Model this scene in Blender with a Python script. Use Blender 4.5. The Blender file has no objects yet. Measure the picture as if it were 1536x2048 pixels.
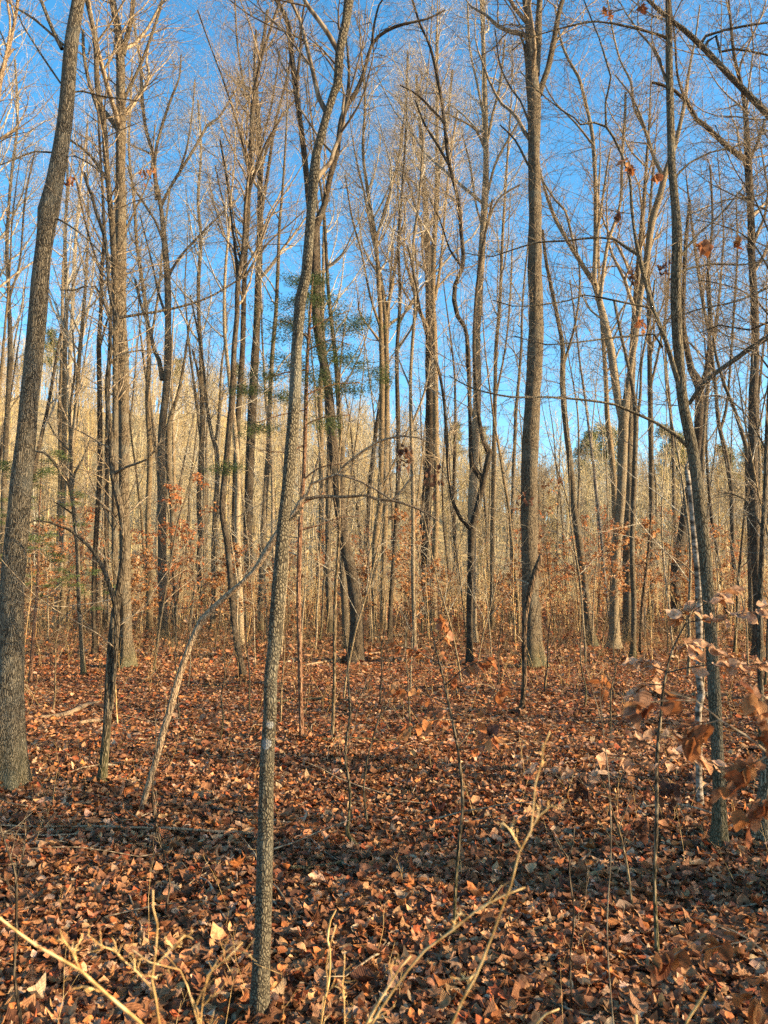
import bpy, math, random
import numpy as np
from mathutils import Vector
scene = bpy.context.scene
COL = scene.collection
rad = math.radians

# ---------------------------------------------------------------- camera
F = 1547.0            # focal length in photo pixels (photo 1536 x 2048)
HORIZON = 1180.0
CAM_H = 1.6
PITCH = math.atan((HORIZON - 1024) / F)
cam_data = bpy.data.cameras.new("camera")
cam = bpy.data.objects.new("camera", cam_data)
COL.objects.link(cam)
cam.location = (0, 0, CAM_H)
cam.rotation_euler = (math.pi / 2 + PITCH, 0, 0)
cam_data.sensor_fit = 'VERTICAL'
cam_data.sensor_height = 36
cam_data.lens = 36 * F / 2048
cam_data.clip_start = 0.05
cam_data.clip_end = 5000
cam_data.dof.use_dof = True
cam_data.dof.focus_distance = 7.0
cam_data.dof.aperture_fstop = 6.3
scene.camera = cam

# ---------------------------------------------------------------- light
SUN_EL, SUN_BACK = 20.0, 14.0      # elevation; degrees behind the camera plane, from the right
sd = Vector((math.cos(rad(SUN_BACK)) * math.cos(rad(SUN_EL)),
             -math.sin(rad(SUN_BACK)) * math.cos(rad(SUN_EL)), math.sin(rad(SUN_EL))))
world = bpy.data.worlds.new("World")
scene.world = world
world.use_nodes = True
wn, wl = world.node_tree.nodes, world.node_tree.links
wn.clear()
sky = wn.new('ShaderNodeTexSky')
sky.sky_type = 'NISHITA'
sky.sun_disc = False
sky.sun_elevation = rad(SUN_EL)
sky.sun_rotation = rad(90 + SUN_BACK)
sky.air_density = 1.0
sky.dust_density = 1.3
sky.ozone_density = 2.5
hs = wn.new('ShaderNodeHueSaturation')
hs.inputs['Saturation'].default_value = 1.3
hs.inputs['Hue'].default_value = 0.488
bg = wn.new('ShaderNodeBackground')
bg.inputs['Strength'].default_value = 0.125
wo = wn.new('ShaderNodeOutputWorld')
wl.new(sky.outputs[0], hs.inputs['Color'])
wl.new(hs.outputs[0], bg.inputs[0])
wl.new(bg.outputs[0], wo.inputs[0])
sl = bpy.data.lights.new("sun", 'SUN')
sl.energy = 5.0
sl.angle = rad(0.5)
sl.color = (1.0, 0.76, 0.47)
sun = bpy.data.objects.new("sun", sl)
COL.objects.link(sun)
sun.rotation_euler = (-sd).to_track_quat('-Z', 'Y').to_euler()
scene.view_settings.view_transform = 'Standard'
scene.view_settings.look = 'None'
scene.view_settings.exposure = 1.65
scene.view_settings.gamma = 1.0
scene.cycles.max_bounces = 4
scene.cycles.diffuse_bounces = 3
scene.cycles.transmission_bounces = 2
scene.cycles.use_denoising = False

# ---------------------------------------------------------------- geometry of the picture
def ray(px, py):
    cx, cy = (px - 768) / F, (1024 - py) / F
    c, s = math.cos(PITCH), math.sin(PITCH)
    return Vector((cx, c - s * cy, s + c * cy))
def at(px, py, Y):
    r = ray(px, py)
    return Vector((r.x * Y / r.y, Y, CAM_H + r.z * Y / r.y))
def base_depth(py):
    r = ray(768, py)
    return CAM_H / (-r.z) * r.y
def gh(x, y):
    """height of the ground"""
    x = np.asarray(x, float); y = np.asarray(y, float)
    z = 0.035 * np.sin(x * 0.9 + 1.3) * np.cos(y * 0.7) + 0.02 * np.sin(x * 2.3 + y * 1.9) + 0.012 * np.sin(x * 5.1 - y * 4.3 + 1)
    z = z + 0.035 * np.sin(x * .55 + .8) * np.sin(y * .62 + .4)
    ridge = np.interp(x / np.maximum(y, 1), [-.6, -.3, -.1, .1, .3, .6], [53, 50, 38, 23, 18, 18])
    ridge = ridge * (1 + 0.06 * np.sin(x * 0.05 + 2) + 0.03 * np.sin(x * 0.13))
    t = np.clip((y - 58) / 150, 0, 1)
    z = z + ridge * (t * t * (3 - 2 * t)) + np.clip(y - 30, 0, 28) * 0.02
    return z

# ---------------------------------------------------------------- materials
def nodes_of(name):
    m = bpy.data.materials.new(name)
    m.use_nodes = True
    n, l = m.node_tree.nodes, m.node_tree.links
    n.clear()
    out = n.new('ShaderNodeOutputMaterial')
    b = n.new('ShaderNodeBsdfPrincipled')
    b.inputs['Roughness'].default_value = 0.9
    b.inputs['Specular IOR Level'].default_value = 0.15
    l.new(b.outputs[0], out.inputs[0])
    return m, n, l, b, out
def ramp(n, stops):
    r = n.new('ShaderNodeValToRGB')
    e = r.color_ramp.elements
    e[0].position, e[0].color = stops[0][0], (*stops[0][1], 1)
    e[1].position, e[1].color = stops[-1][0], (*stops[-1][1], 1)
    for p, c in stops[1:-1]:
        k = e.new(p); k.color = (*c, 1)
    return r
def bark(name, dark, mid, light, scale=60, stretch=0.16, bump=0.6, lichen=0.35, moss=0.0, depth=0.012, blocky=False):
    m, n, l, b, out = nodes_of(name)
    tc = n.new('ShaderNodeTexCoord')
    mp = n.new('ShaderNodeMapping'); mp.inputs['Scale'].default_value = (1, 1, stretch)
    l.new(tc.outputs['Object'], mp.inputs[0])
    wn_ = n.new('ShaderNodeTexNoise'); wn_.inputs['Scale'].default_value = 9; wn_.inputs['Detail'].default_value = 2
    l.new(tc.outputs['Object'], wn_.inputs[0])
    mix = n.new('ShaderNodeMix'); mix.data_type = 'VECTOR'; mix.inputs['Factor'].default_value = 0.045
    l.new(mp.outputs[0], mix.inputs[4]); l.new(wn_.outputs['Color'], mix.inputs[5])
    v = n.new('ShaderNodeTexVoronoi'); v.feature = 'DISTANCE_TO_EDGE'; v.inputs['Scale'].default_value = scale
    l.new(mix.outputs[1], v.inputs['Vector'])
    mr = n.new('ShaderNodeMapRange'); mr.inputs[1].default_value = 0.0; mr.inputs[2].default_value = 0.28
    l.new(v.outputs['Distance'], mr.inputs[0])
    fine = n.new('ShaderNodeTexNoise'); fine.inputs['Scale'].default_value = scale * 2.2; fine.inputs['Detail'].default_value = 4
    l.new(mp.outputs[0], fine.inputs[0])
    h = n.new('ShaderNodeMath'); h.operation = 'MULTIPLY_ADD'; h.inputs[1].default_value = 0.55
    l.new(fine.outputs[0], h.inputs[0]); l.new(mr.outputs[0], h.inputs[2])
    dark, mid, light = [(c[0] * 1.02, c[1] * .97, c[2] * .82) for c in (dark, mid, light)]
    r = ramp(n, [(0.25, dark), (0.75, mid), (1.35 / 1.6, light)])
    l.new(h.outputs[0], r.inputs[0])
    # patches of lichen
    ln = n.new('ShaderNodeTexNoise'); ln.inputs['Scale'].default_value = 3.5; ln.inputs['Detail'].default_value = 5; ln.inputs['Roughness'].default_value = 0.65
    l.new(tc.outputs['Object'], ln.inputs[0])
    lr = ramp(n, [(0.50, (0, 0, 0)), (0.66, (1, 1, 1))])
    l.new(ln.outputs[0], lr.inputs[0])
    lf = n.new('ShaderNodeMath'); lf.operation = 'MULTIPLY'; lf.inputs[1].default_value = lichen
    l.new(lr.outputs[0], lf.inputs[0])
    mx = n.new('ShaderNodeMix'); mx.data_type = 'RGBA'
    l.new(lf.outputs[0], mx.inputs[0]); l.new(r.outputs[0], mx.inputs[6]); mx.inputs[7].default_value = (0.22, 0.22, 0.17, 1)
    # every tree a slightly different tone
    oi = n.new('ShaderNodeObjectInfo')
    mv = n.new('ShaderNodeMapRange'); mv.inputs[3].default_value = 0.78; mv.inputs[4].default_value = 1.25
    l.new(oi.outputs['Random'], mv.inputs[0])
    hv = n.new('ShaderNodeHueSaturation')
    l.new(mv.outputs[0], hv.inputs['Value']); l.new(mx.outputs[2], hv.inputs['Color'])
    last = hv.outputs[0]
    if moss:
        sx = n.new('ShaderNodeSeparateXYZ'); l.new(tc.outputs['Object'], sx.inputs[0])
        mm = n.new('ShaderNodeMapRange'); mm.inputs[1].default_value = 0.02; mm.inputs[2].default_value = 0.55
        mm.inputs[3].default_value = 1; mm.inputs[4].default_value = 0
        l.new(sx.outputs[2], mm.inputs[0])
        m2 = n.new('ShaderNodeMath'); m2.operation = 'MULTIPLY'; l.new(mm.outputs[0], m2.inputs[0]); l.new(ln.outputs[0], m2.inputs[1])
        m3 = n.new('ShaderNodeMath'); m3.operation = 'MULTIPLY'; m3.use_clamp = True; m3.inputs[1].default_value = moss * .8; l.new(m2.outputs[0], m3.inputs[0])
        mo = n.new('ShaderNodeMix'); mo.data_type = 'RGBA'
        l.new(m3.outputs[0], mo.inputs[0]); l.new(last, mo.inputs[6]); mo.inputs[7].default_value = (0.07, 0.085, 0.018, 1)
        last = mo.outputs[2]
    l.new(last, b.inputs['Base Color'])
    if bump:
        bp = n.new('ShaderNodeBump'); bp.inputs['Strength'].default_value = bump; bp.inputs['Distance'].default_value = depth
        l.new(h.outputs[0], bp.inputs['Height']); l.new(bp.outputs[0], b.inputs['Normal'])
    return m
M = {}
M['oak'] = bark('oak_bark', (.020, .017, .013), (.105, .090, .070), (.25, .215, .165), 105, .10, 1.0, .35, .5, .008)
M['block'] = bark('block_bark', (.018, .015, .012), (.075, .066, .050), (.15, .133, .10), 118, .5, 1.0, .35, 0, .005)
nb = M['block'].node_tree.nodes; lb = M['block'].node_tree.links
bs = next(n for n in nb if n.type == 'BSDF_PRINCIPLED'); prev = bs.inputs['Base Color'].links[0].from_socket
tcb = nb.new('ShaderNodeTexCoord'); nzb = nb.new('ShaderNodeTexNoise'); nzb.inputs['Scale'].default_value = 60
lb.new(tcb.outputs['Object'], nzb.inputs[0])
_Y = base_depth(2034); _o = Vector((at(518, 2048, _Y).x, _Y, 0))
for _px, _py, _rr in ((540, 1433, .014), (533, 1471, .019)):      # two white scars
    c_ = at(_px, _py, _Y - .025) - _o
    vd = nb.new('ShaderNodeVectorMath'); vd.operation = 'DISTANCE'; lb.new(tcb.outputs['Object'], vd.inputs[0]); vd.inputs[1].default_value = c_
    ad = nb.new('ShaderNodeMath'); ad.operation = 'MULTIPLY_ADD'; ad.inputs[1].default_value = .02; lb.new(nzb.outputs[0], ad.inputs[0]); lb.new(vd.outputs['Value'], ad.inputs[2])
    mr_ = nb.new('ShaderNodeMapRange'); mr_.inputs[1].default_value = _rr + .012; mr_.inputs[2].default_value = _rr + .007; lb.new(ad.outputs[0], mr_.inputs[0])
    mc = nb.new('ShaderNodeMix'); mc.data_type = 'RGBA'; lb.new(mr_.outputs[0], mc.inputs[0]); lb.new(prev, mc.inputs[6]); mc.inputs[7].default_value = (.25, .25, .23, 1); prev = mc.outputs[2]
lb.new(prev, bs.inputs['Base Color'])
M['ridge'] = bark('ridged_bark', (.022, .018, .013), (.095, .082, .058), (.175, .15, .11), 105, .22, 0.9, .3, .5, .006)
M['grey'] = bark('grey_bark', (.018, .014, .010), (.085, .068, .050), (.17, .138, .10), 60, .12, 0.8, .3, .8)
M['brown'] = bark('brown_bark', (.010, .008, .006), (.042, .033, .025), (.10, .078, .058), 60, .12, 0.8, .18)
M['pale'] = bark('pale_bark', (.05, .038, .026), (.19, .152, .105), (.31, .25, .175), 40, .4, 0.4, .35)
M['tan'] = bark('tan_bark', (.035, .024, .014), (.155, .115, .07), (.25, .19, .12), 50, .15, 0.5, .2)
M['red'] = bark('cedar_bark', (.04, .018, .010), (.18, .095, .060), (.30, .18, .12), 70, .06, 0.7, .15)
M['dead'] = bark('dead_wood', (.07, .045, .03), (.21, .15, .10), (.34, .26, .185), 90, .2, 0.4, .05)
M['darkdead'] = bark('dark_dead_wood', (.015, .011, .008), (.06, .043, .03), (.17, .11, .07), 38, .12, 0.9, .2)
M['twig'] = bark('twig_bark', (.10, .075, .055), (.21, .165, .12), (.33, .27, .20), 20, .3, 0, .15)
M['palet'] = bark('pale_twig_bark', (.14, .12, .10), (.31, .28, .235), (.46, .43, .375), 20, .3, 0, .1)
M['thick'] = bark('thicket_bark', (.16, .11, .06), (.38, .28, .15), (.54, .41, .23), 20, .3, 0, .1)
def tinted(name):
    m, n, l, b, out = nodes_of(name)
    a = n.new('ShaderNodeAttribute'); a.attribute_name = 'tint'; l.new(a.outputs['Color'], b.inputs['Base Color'])
    return m
M['tinted'] = tinted('far_bark')
M['slope'] = bark('slope_bark', (.28, .19, .09), (.46, .34, .17), (.60, .46, .25), 20, .3, 0, .1)
M['cane'] = bark('straw_cane', (.32, .20, .08), (.52, .35, .16), (.64, .46, .24), 30, .2, 0, .02)
def birch():
    m, n, l, b, out = nodes_of('birch_bark')
    tc = n.new('ShaderNodeTexCoord')
    mp = n.new('ShaderNodeMapping'); mp.inputs['Scale'].default_value = (9, 9, 15)
    l.new(tc.outputs['Object'], mp.inputs[0])
    a = n.new('ShaderNodeTexNoise'); a.inputs['Scale'].default_value = 1.6; a.inputs['Detail'].default_value = 5; a.inputs['Roughness'].default_value = .7
    l.new(mp.outputs[0], a.inputs[0])
    r = ramp(n, [(0.42, (.04, .03, .022)), (0.50, (.17, .14, .10)), (0.62, (.36, .31, .25))])
    l.new(a.outputs[0], r.inputs[0]); l.new(r.outputs[0], b.inputs['Base Color'])
    bp = n.new('ShaderNodeBump'); bp.inputs['Strength'].default_value = .5; bp.inputs['Distance'].default_value = .006
    l.new(a.outputs[0], bp.inputs['Height']); l.new(bp.outputs[0], b.inputs['Normal'])
    return m
M['birch'] = birch()
def leafmat(name, sat=1.0, val=1.0, transl=0.25, veins=True):
    m, n, l, b, out = nodes_of(name)
    at_ = n.new('ShaderNodeAttribute'); at_.attribute_name = 'tint'
    hv = n.new('ShaderNodeHueSaturation'); hv.inputs['Saturation'].default_value = sat; hv.inputs['Value'].default_value = val
    l.new(at_.outputs['Color'], hv.inputs['Color'])
    tc = n.new('ShaderNodeTexCoord')
    no = n.new('ShaderNodeTexNoise'); no.inputs['Scale'].default_value = 55; no.inputs['Detail'].default_value = 3
    l.new(tc.outputs['Object'], no.inputs[0])
    rr = ramp(n, [(0.3, (.55, .5, .45)), (0.65, (1.15, 1.15, 1.15))])
    l.new(no.outputs[0], rr.inputs[0])
    mx = n.new('ShaderNodeMix'); mx.data_type = 'RGBA'; mx.blend_type = 'MULTIPLY'; mx.inputs[0].default_value = 1
    l.new(hv.outputs[0], mx.inputs[6]); l.new(rr.outputs[0], mx.inputs[7])
    l.new(mx.outputs[2], b.inputs['Base Color'])
    b.inputs['Roughness'].default_value = .75
    b.inputs['Specular IOR Level'].default_value = .25
    if veins:
        uv = n.new('ShaderNodeUVMap'); uv.uv_map = 'UVMap'
        sp = n.new('ShaderNodeSeparateXYZ'); l.new(uv.outputs[0], sp.inputs[0])
        ab = n.new('ShaderNodeMath'); ab.operation = 'ABSOLUTE'; l.new(sp.outputs[0], ab.inputs[0])
        q = n.new('ShaderNodeMath'); q.operation = 'MULTIPLY_ADD'; q.inputs[1].default_value = -0.55; l.new(ab.outputs[0], q.inputs[0]); l.new(sp.outputs[1], q.inputs[2])
        s = n.new('ShaderNodeMath'); s.operation = 'MULTIPLY'; s.inputs[1].default_value = 62; l.new(q.outputs[0], s.inputs[0])
        sn = n.new('ShaderNodeMath'); sn.operation = 'SINE'; l.new(s.outputs[0], sn.inputs[0])
        mid = n.new('ShaderNodeMath'); mid.operation = 'MULTIPLY_ADD'; mid.inputs[1].default_value = 6; l.new(ab.outputs[0], mid.inputs[0]); l.new(sn.outputs[0], mid.inputs[2])
        bp = n.new('ShaderNodeBump'); bp.inputs['Strength'].default_value = .35; bp.inputs['Distance'].default_value = .002
        l.new(mid.outputs[0], bp.inputs['Height']); l.new(bp.outputs[0], b.inputs['Normal'])
    if transl:
        t = n.new('ShaderNodeBsdfTranslucent'); l.new(mx.outputs[2], t.inputs[0])
        ms = n.new('ShaderNodeMixShader'); ms.inputs[0].default_value = transl
        l.new(b.outputs[0], ms.inputs[1]); l.new(t.outputs[0], ms.inputs[2]); l.new(ms.outputs[0], out.inputs[0])
    return m
M['litter'] = leafmat('leaf_litter', sat=1.0, val=1.32, transl=0.2)
M['leaf'] = leafmat('dry_leaf', sat=.98, val=.92, transl=0.42)
M['needle'] = leafmat('needles', transl=0.2, veins=False)
def ground_mat():
    m, n, l, b, out = nodes_of('leafy_soil')
    tc = n.new('ShaderNodeTexCoord')
    no = n.new('ShaderNodeTexNoise'); no.inputs['Scale'].default_value = 6; no.inputs['Detail'].default_value = 3
    l.new(tc.outputs['Object'], no.inputs[0])
    mix = n.new('ShaderNodeMix'); mix.data_type = 'VECTOR'; mix.inputs['Factor'].default_value = 0.06
    l.new(tc.outputs['Object'], mix.inputs[4]); l.new(no.outputs['Color'], mix.inputs[5])
    v = n.new('ShaderNodeTexVoronoi'); v.inputs['Scale'].default_value = 13
    l.new(mix.outputs[1], v.inputs['Vector'])
    sp = n.new('ShaderNodeSeparateColor'); l.new(v.outputs['Color'], sp.inputs[0])
    r = ramp(n, [(0.0, (.09, .045, .022)), (0.3, (.19, .095, .045)), (0.6, (.32, .175, .08)), (0.85, (.46, .28, .14)), (1.0, (.54, .36, .20))])
    l.new(sp.outputs[0], r.inputs[0])
    big = n.new('ShaderNodeTexNoise'); big.inputs['Scale'].default_value = .12; big.inputs['Detail'].default_value = 4
    l.new(tc.outputs['Object'], big.inputs[0])
    r2 = ramp(n, [(0.35, (.75, .75, .78)), (0.65, (1.1, 1.08, 1.0))])
    l.new(big.outputs[0], r2.inputs[0])
    mx = n.new('ShaderNodeMix'); mx.data_type = 'RGBA'; mx.blend_type = 'MULTIPLY'; mx.inputs[0].default_value = 1
    l.new(r.outputs[0], mx.inputs[6]); l.new(r2.outputs[0], mx.inputs[7])
    sy = n.new('ShaderNodeSeparateXYZ'); l.new(tc.outputs['Object'], sy.inputs[0])      # the slope is dry grass and pale leaves
    my = n.new('ShaderNodeMapRange'); my.inputs[1].default_value = 48; my.inputs[2].default_value = 80; l.new(sy.outputs[1], my.inputs[0])
    r3 = ramp(n, [(0.3, (.28, .20, .09)), (0.7, (.46, .36, .17))]); l.new(big.outputs[0], r3.inputs[0])
    mg = n.new('ShaderNodeMix'); mg.data_type = 'RGBA'; l.new(my.outputs[0], mg.inputs[0]); l.new(mx.outputs[2], mg.inputs[6]); l.new(r3.outputs[0], mg.inputs[7])
    l.new(mg.outputs[2], b.inputs['Base Color'])
    bp = n.new('ShaderNodeBump'); bp.inputs['Strength'].default_value = 1; bp.inputs['Distance'].default_value = .05
    l.new(sp.outputs[1], bp.inputs['Height']); l.new(bp.outputs[0], b.inputs['Normal'])
    return m
M['ground'] = ground_mat()

# ---------------------------------------------------------------- mesh helpers
def mesh_np(name, verts, quads=None, tris=None, mat=None, smooth=True, tint=None, uv=None):
    me = bpy.data.meshes.new(name)
    verts = np.ascontiguousarray(verts, np.float32)
    me.vertices.add(len(verts)); me.vertices.foreach_set('co', verts.ravel())
    parts, tot = [], []
    if quads is not None and len(quads): parts.append(quads.ravel()); tot.append(np.full(len(quads), 4))
    if tris is not None and len(tris): parts.append(tris.ravel()); tot.append(np.full(len(tris), 3))
    idx = np.concatenate(parts).astype(np.int32); tot = np.concatenate(tot).astype(np.int32)
    start = np.concatenate([[0], np.cumsum(tot)[:-1]]).astype(np.int32)
    me.loops.add(len(idx)); me.loops.foreach_set('vertex_index', idx)
    me.polygons.add(len(tot)); me.polygons.foreach_set('loop_start', start); me.polygons.foreach_set('loop_total', tot)
    if smooth: me.polygons.foreach_set('use_smooth', np.ones(len(tot), bool))
    me.update(calc_edges=True)
    if tint is not None:
        a = me.attributes.new('tint', 'FLOAT_COLOR', 'POINT')
        c = np.ones((len(verts), 4), np.float32); c[:, :3] = tint
        a.data.foreach_set('color', c.ravel())
    if uv is not None:
        u = me.uv_layers.new(name='UVMap')
        u.data.foreach_set('uv', np.ascontiguousarray(uv[idx], np.float32).ravel())
    if mat: me.materials.append(mat)
    return me
def obj(name, data, parent=None, loc=(0, 0, 0)):
    o = bpy.data.objects.new(name, data)
    COL.objects.link(o)
    if parent: o.parent = parent
    o.location = loc
    return o
def tag(o, label=None, cat=None, group=None, kind=None):
    if label: o['label'] = label
    if cat: o['category'] = cat
    if group: o['group'] = group
    if kind: o['kind'] = kind
    return o
def norm(a): return a / np.maximum(np.linalg.norm(a, axis=-1, keepdims=True), 1e-9)
def tubes(groups):
    """groups: list of (P (m,n,3), R (m,n), sides) -> verts, quads"""
    V, Q, off = [], [], 0
    for P, R, s in groups:
        m, n, _ = P.shape
        if m == 0: continue
        T = norm(np.gradient(P, axis=1))
        mean = norm(P[:, -1] - P[:, 0])
        ax = np.where(np.abs(mean[:, 2:3]) > .8, np.array([[1., .1, 0]]), np.array([[0, .1, 1.]]))
        U = norm(np.cross(mean, ax))[:, None, :] * np.ones((1, n, 1))
        U = norm(U - T * (U * T).sum(-1, keepdims=True)); W = np.cross(T, U)
        a = np.linspace(0, 2 * np.pi, s, endpoint=False)
        ring = U[:, :, None, :] * np.cos(a)[None, None, :, None] + W[:, :, None, :] * np.sin(a)[None, None, :, None]
        v = P[:, :, None, :] + ring * R[:, :, None, None]
        V.append(v.reshape(-1, 3))
        b = off + (np.arange(m) * n * s)[:, None, None] + (np.arange(n - 1) * s)[None, :, None]
        k = np.arange(s)[None, None, :]; k2 = (np.arange(s) + 1) % s
        q = np.stack([b + k, b + k2[None, None, :], b + s + k2[None, None, :], b + s + k], -1)
        Q.append(q.reshape(-1, 4)); off += m * n * s
    return np.concatenate(V), np.concatenate(Q)
def poly(rng, S, D, L, R, n, wig, trop, tip=.25):
    m = len(S); P = np.zeros((m, n, 3)); P[:, 0] = S
    d = norm(D.copy()); step = (L / (n - 1))[:, None]
    up = np.array([0, 0, 1.])
    for i in range(1, n):
        d = norm(d + rng.normal(0, wig, (m, 3)) + up * trop)
        P[:, i] = P[:, i - 1] + d * step
    Rd = R[:, None] * np.linspace(1, tip, n)[None, :]
    return P, Rd
def kids(rng, P, Rd, L, k, t0, t1, ang, sd_, lr, rr, flat=0.0, rmin=.0015):
    m, n, _ = P.shape
    if m == 0: return np.zeros((0, 3)), np.zeros((0, 3)), np.zeros(0), np.zeros(0)
    t = (np.arange(k)[None, :] + rng.random((m, k))) / k * (t1 - t0) + t0
    f = t * (n - 1); i = np.minimum(f.astype(int), n - 2); w = (f - i)[..., None]
    mi = np.arange(m)[:, None]
    S = P[mi, i] * (1 - w) + P[mi, i + 1] * w
    T = norm(P[mi, i + 1] - P[mi, i])
    r = Rd[mi, i]
    q = rng.normal(0, 1, (m, k, 3)); q[..., 2] *= (1 - flat)
    q = norm(q - T * (q * T).sum(-1, keepdims=True))
    a = np.radians(np.clip(rng.normal(ang, sd_, (m, k)), 12, 100))[..., None]
    D = T * np.cos(a) + q * np.sin(a)
    LL = L[:, None] * lr * (1.15 - .75 * t) * rng.uniform(.6, 1.3, (m, k))
    RR = np.maximum(r * rr * rng.uniform(.7, 1.15, (m, k)), rmin)
    return S.reshape(-1, 3), D.reshape(-1, 3), LL.ravel(), RR.ravel()
def smoothpath(pts, step):
    """pts: list of (Vector, r): Catmull-Rom resample"""
    P = np.array([list(p) for p, _ in pts]); R = np.array([r for _, r in pts])
    A = np.column_stack([P, R]); A = np.vstack([2 * A[0] - A[1], A, 2 * A[-1] - A[-2]])
    out = []
    for i in range(1, len(A) - 2):
        p0, p1, p2, p3 = A[i - 1:i + 3]
        k = max(1, int(np.linalg.norm(p2[:3] - p1[:3]) / step))
        t = (np.arange(k) / k)[:, None]
        out.append(.5 * (2 * p1 + (p2 - p0) * t + (2 * p0 - 5 * p1 + 4 * p2 - p3) * t ** 2 + (3 * p1 - p0 - 3 * p2 + p3) * t ** 3))
    out.append(A[-2][None, :])
    o = np.vstack(out)
    return o[:, :3], np.maximum(o[:, 3], .001)
def resample(P, R, n):
    d = np.concatenate([[0], np.cumsum(np.linalg.norm(np.diff(P, axis=0), axis=1))])
    t = np.linspace(0, d[-1], n)
    return np.column_stack([np.interp(t, d, P[:, k]) for k in range(3)]), np.interp(t, d, R), d[-1]
def trunk_mesh(name, P, R, sides, mat, rng, flare=0.5, lump=.06, base_z=None, cap=True):
    """one tapering trunk with lumps and a flared, buttressed foot"""
    n = len(P)
    T = norm(np.gradient(P, axis=0))
    U = np.array([1., 0, 0])[None, :] * np.ones((n, 1)); U = norm(U - T * (U * T).sum(-1, keepdims=True)); W = np.cross(T, U)
    a = np.linspace(0, 2 * np.pi, sides, endpoint=False)
    z = P[:, 2] - (P[0, 2] if base_z is None else base_z)
    ph = rng.uniform(0, 6.28, 8)
    R0 = R[0]
    r = R[:, None] * (1 + lump * np.sin(a[None, :] * 2 + ph[0] + z[:, None] * 1.3) * np.sin(z[:, None] * 2.1 + ph[1])
                      + lump * .7 * np.sin(a[None, :] * 3 + ph[2] - z[:, None] * 2.7) + lump * .5 * np.sin(z[:, None] * 7 + a[None, :] + ph[3])
                      + lump * .35 * np.sin(a[None, :] * 5 + z[:, None] * 11 + ph[6]))
    if flare:
        fz = np.exp(-np.maximum(z, 0) / (R0 * 2.2))
        r = r + R0 * flare * .6 * fz[:, None] * (.55 + .45 * np.sin(a[None, :] * 4 + ph[4]) + .25 * np.sin(a[None, :] * 7 + ph[5]))
    v = P[:, None, :] + (U[:, None, :] * np.cos(a)[None, :, None] + W[:, None, :] * np.sin(a)[None, :, None]) * r[..., None]
    V = v.reshape(-1, 3)
    b = (np.arange(n - 1) * sides)[:, None]; k = np.arange(sides)[None, :]; k2 = (k + 1) % sides
    Q = np.stack([b + k, b + k2, b + sides + k2, b + sides + k], -1).reshape(-1, 4)
    tri = None
    if cap:
        V = np.vstack([V, P[-1] + T[-1] * R[-1] * .6]); c = len(V) - 1; s0 = (n - 1) * sides
        tri = np.stack([s0 + k[0], s0 + k2[0], np.full(sides, c)], -1)
    return V, Q, tri

# ---------------------------------------------------------------- leaves
def outline(kind, rng):
    """leaf outline: list of (across, along) with along 0..1, closed, starts at the stem"""
    if kind == 'beech':
        t = np.linspace(0, 1, 9)[1:-1]; w = .30 * np.sin(np.pi * t ** .85) ** .9
    elif kind == 'oval':
        t = np.linspace(0, 1, 6)[1:-1]; w = .33 * np.sin(np.pi * t ** .8)
    elif kind == 'oak':
        t = np.array([.12, .26, .36, .46, .58, .68, .80, .90]); w = np.array([.05, .20, .11, .31, .14, .33, .16, .20]) * rng.uniform(.85, 1.2, 8)
    elif kind == 'maple':
        pts = [(0.05, .08), (.30, .06), (.24, .24), (.47, .46), (.25, .44), (.26, .66), (.13, .60), (.12, .84)]
        o = [(0, 0)] + pts + [(0, 1)] + [(-x, y) for x, y in pts[::-1]]
        o = [(x + rng.normal(0, .02), y + rng.normal(0, .02)) for x, y in o]
        return np.array(o)
    else:
        t = np.array([.35, .7]); w = np.array([.32, .25])
    j = rng.normal(0, .02, len(t))
    R_ = list(zip(w + j, t)); L_ = list(zip(-(w - j), t))[::-1]
    return np.array([(0, 0)] + R_ + [(0, 1)] + L_)
def leaf_proto(kind, rng, curl, fold, twist):
    o = outline(kind, rng)
    o = np.vstack([o, [[0, .5]]])
    x, y = o[:, 0], o[:, 1]
    z = fold * np.abs(x) + curl * ((y - .5) ** 2 * 1.6 + x ** 2 * 1.5) + twist * x * (y - .5) * 2 + rng.normal(0, .02, len(x))
    n = len(o) - 1; k = np.arange(n)
    tri = np.stack([np.full(n, n), k, (k + 1) % n], -1)
    return np.column_stack([x, y - .5, z]), tri, np.column_stack([x * 2, y])
def scatter_leaves(rng, pos, size, X, Y, Z, protos, tint):
    """put protos at pos with frames X,Y,Z (m,3 each)"""
    which = rng.integers(0, len(protos), len(pos)); V, T, C, UVs, off = [], [], [], [], 0
    for k, (pv, pt, puv) in enumerate(protos):
        s = np.nonzero(which == k)[0]
        if not len(s): continue
        sz = size[s][:, None, None]
        v = pos[s][:, None, :] + sz * (pv[None, :, 0:1] * X[s][:, None, :] + pv[None, :, 1:2] * Y[s][:, None, :] + pv[None, :, 2:3] * Z[s][:, None, :])
        V.append(v.reshape(-1, 3))
        T.append((pt[None] + (np.arange(len(s)) * len(pv))[:, None, None] + off).reshape(-1, 3)); off += len(s) * len(pv)
        C.append(np.repeat(tint[s], len(pv), axis=0)); UVs.append(np.tile(puv, (len(s), 1)))
    return np.concatenate(V), np.concatenate(T), np.concatenate(C), np.concatenate(UVs)
def frames(rng, m, tilt, face=None):
    """random frames whose Z is near up"""
    t = np.abs(rng.normal(0, tilt, m)); a = rng.uniform(0, 2 * np.pi, m)
    Z = np.column_stack([np.sin(t) * np.cos(a), np.sin(t) * np.sin(a), np.cos(t)])
    Z[:, 2] *= np.where(rng.random(m) < .4, -1, 1)
    q = rng.normal(0, 1, (m, 3)); X = norm(q - Z * (q * Z).sum(-1, keepdims=True)); Y = np.cross(Z, X)
    return X, Y, Z
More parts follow.
